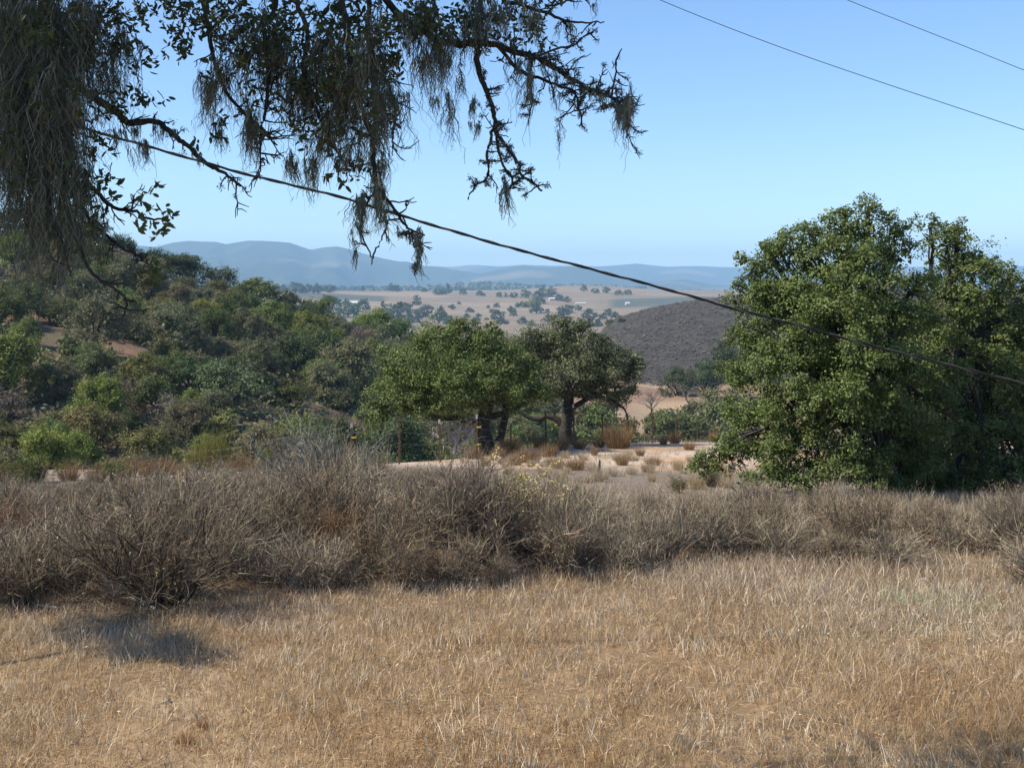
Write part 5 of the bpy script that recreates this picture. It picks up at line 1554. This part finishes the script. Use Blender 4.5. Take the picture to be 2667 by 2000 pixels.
# hanging lichen
MOSSC = [(.14, .148, .108), (.185, .19, .145), (.09, .096, .07), (.28, .285, .22), (.11, .12, .08)]
def moss(px, py, L, w, n, d, lab=None, dsp=.12, cc=MOSSC, th=.0032):
    mb = MB(); n = int(n * 1.9)
    s = d / F
    for kind_, cnt, seg in ((0, n, 7),):
        nl = max(3, cnt // 7)
        lk = rng.integers(0, nl, cnt)
        dd = (d + rng.normal(0, dsp, nl))[lk]
        lx = rng.normal(0, w, nl)[lk] + rng.normal(0, 3.0, cnt); ly = (rng.normal(0, L * .16, nl))[lk] + rng.normal(0, L * .05, cnt)
        top = np.stack([(px + lx - CX) / F * dd, dd, ZC - (py + ly - HY) / F * dd], -1) - O0
        ln = 1.32 * L * s * (rng.beta(2, 2.0, nl) * .85 + .22)[lk] * rng.uniform(.5, 1.05, cnt)
        pts = [top]
        lpath = rng.normal(0, .30, (nl, seg, 3)) + np.cumsum(rng.normal(0, .10, (nl, seg, 3)), 1)
        wild = np.where(rng.random(cnt) < .15, 2.2, 1.0)[:, None]
        for k in range(seg):
            dirv = lpath[lk, k] * np.array([1, 1, .2]) + np.array([0, 0, -1.0]) + rng.normal(0, .26, (cnt, 3)) * wild
            if k > seg - 4:      # locks draw together towards the tip
                cen = np.zeros((nl, 3)); num = np.zeros((nl, 1))
                np.add.at(cen, lk, pts[-1]); np.add.at(num, lk, 1.0)
                cen = cen / np.maximum(num, 1)
                dv_ = (cen[lk] - pts[-1]) * np.array([1, 1, 0]); dirv = dirv + dv_ / np.maximum(ln, .02)[:, None] * 1.6
            pts.append(pts[-1] + nrm(dirv) * (ln / seg)[:, None])
        pts = np.stack(pts, 1)
        side = nrm(rng.normal(size=(cnt, 1, 3)) * np.array([1, .4, .1]))
        ww = (th * rng.uniform(.6, 1.5, cnt))[:, None, None] * np.linspace(1.1, .35, seg + 1)[None, :, None]
        v = np.stack([pts - side * ww / 2, pts + side * ww / 2], 2)      # cnt, seg+1, 2, 3
        b = np.arange(cnt)[:, None] * (seg + 1) * 2; k = np.arange(seg)[None] * 2
        f = np.stack([b + k, b + k + 1, b + k + 3, b + k + 2], -1).reshape(-1, 4)
        c = np.repeat(cols(cc, cnt, .2, .06), (seg + 1) * 2, 0)
        mb.add(v.reshape(-1, 3), f, c)
        # side branchlets
        m_ = cnt * 2
        i = rng.integers(0, cnt, m_); j = rng.integers(1, seg, m_)
        A = pts[i, j]; d2 = nrm(rng.normal(size=(m_, 3)) * np.array([.7, .7, .4]) + np.array([0, 0, -.9]))
        l2 = (rng.uniform(.04, .16, m_) * ln[i])[:, None]
        ribbons(mb, A, A + d2 * l2 * .5 + rng.normal(0, .003, (m_, 3)), A + d2 * l2, th * .7, cols(cc, m_, .2, .06))
    o = part('hanging_lichen', mb, M_MOSS, 'stuff', False)
    return o
for args in [(15, 60, 480, 35, 260, 4.6), (60, 150, 420, 30, 240, 4.7), (110, 120, 520, 30, 260, 4.6), (150, 250, 420, 26, 220, 4.6), (185, 60, 330, 30, 170, 4.9), (240, 20, 330, 26, 140, 5.1), (30, 330, 330, 30, 190, 4.5), (130, 430, 300, 26, 170, 4.5), (60, 520, 160, 18, 60, 4.5), (100, 560, 180, 12, 40, 4.5),
             (205, 450, 200, 18, 90, 4.6), (160, 640, 200, 22, 50, 4.5), (60, 640, 160, 22, 24, 4.5), (250, 600, 120, 22, 40, 4.6), (290, 180, 140, 22, 70, 5.2), (330, 100, 110, 20, 50, 5.2), (120, 30, 300, 40, 200, 5.0), (20, 20, 300, 30, 200, 5.0),
             (365, 380, 80, 12, 40, 5.2), (345, 335, 60, 20, 24, 5.2), (415, 330, 60, 8, 24, 5.2), (300, 345, 60, 16, 26, 5.2), (455, 340, 40, 8, 14, 5.2), (520, 395, 40, 10, 14, 5.2),
             (560, 210, 180, 12, 60, 5.5), (535, 200, 100, 14, 30, 5.5), (590, 180, 120, 20, 60, 5.5), (575, 330, 90, 8, 34, 5.4), (655, 310, 150, 13, 110, 5.3), (755, 410, 85, 7, 44, 5.3), (812, 425, 95, 9, 60, 5.3), (640, 90, 230, 26, 120, 5.4), (720, 120, 220, 24, 120, 5.4), (780, 200, 200, 18, 100, 5.3), (850, 120, 260, 26, 150, 5.2), (850, 330, 170, 12, 70, 5.1),
             (905, 200, 230, 22, 150, 5.1), (960, 120, 260, 26, 160, 5.1), (1000, 230, 150, 22, 120, 5.1), (975, 330, 150, 14, 70, 5.1), (1025, 260, 80, 8, 40, 5.1), (920, 380, 110, 12, 40, 5.1), (990, 410, 90, 10, 40, 5.1), (985, 485, 125, 9, 110, 5.0), (940, 525, 95, 8, 70, 5.0), (925, 590, 60, 8, 14, 5.0), (1010, 560, 60, 6, 14, 5.0), (1090, 625, 95, 6, 40, 5.0), (920, 640, 100, 4, 10, 5.0), (1040, 600, 30, 3, 8, 5.0),
             (1080, 40, 130, 30, 120, 5.4), (1130, 130, 150, 18, 110, 5.4), (1100, 150, 120, 12, 50, 5.4), (1160, 100, 130, 18, 70, 5.4), (1163, 280, 165, 5, 26, 5.4), (1125, 260, 70, 16, 20, 5.4), (1232, 265, 55, 6, 40, 5.4), (1243, 320, 50, 8, 26, 5.4), (1205, 190, 110, 7, 18, 5.4), (1240, 60, 110, 24, 100, 5.5),
             (1378, 200, 170, 5, 34, 5.5), (1350, 150, 90, 10, 26, 5.5), (1383, 250, 40, 6, 26, 5.5), (1450, 225, 80, 14, 16, 5.5), (1456, 330, 115, 3, 10, 5.5), (1430, 160, 60, 10, 18, 5.5), (1319, 485, 95, 5, 30, 5.4), (1310, 520, 60, 6, 8, 5.4), (1632, 275, 110, 9, 90, 5.45), (1612, 270, 80, 4, 24, 5.45), (1575, 255, 45, 5, 24, 5.45), (1535, 235, 45, 12, 14, 5.45), (1500, 215, 36, 12, 12, 5.45), (1512, 290, 40, 3, 10, 5.5),
             (1300, 20, 110, 24, 90, 5.5), (1240, -20, 150, 20, 70, 5.5), (1390, 30, 120, 12, 60, 5.5), (1475, 55, 60, 14, 26, 5.5), (1530, 10, 45, 12, 10, 5.5)]:
    moss(*args)
# small lichen tufts on bare twigs
nb = MB()
for q_ in nubs:
    m_ = 26
    leaves(nb, q_ + rng.normal(0, .007, (m_, 3)), nrm(rdir(m_) + np.array([0, 0, -.5])), rdir(m_), rng.uniform(.008, .022, m_), .004, cols(MOSSC, m_, .2, .06))
part('lichen_tufts', nb, M_MOSS, 'stuff', False)

settle_labels()
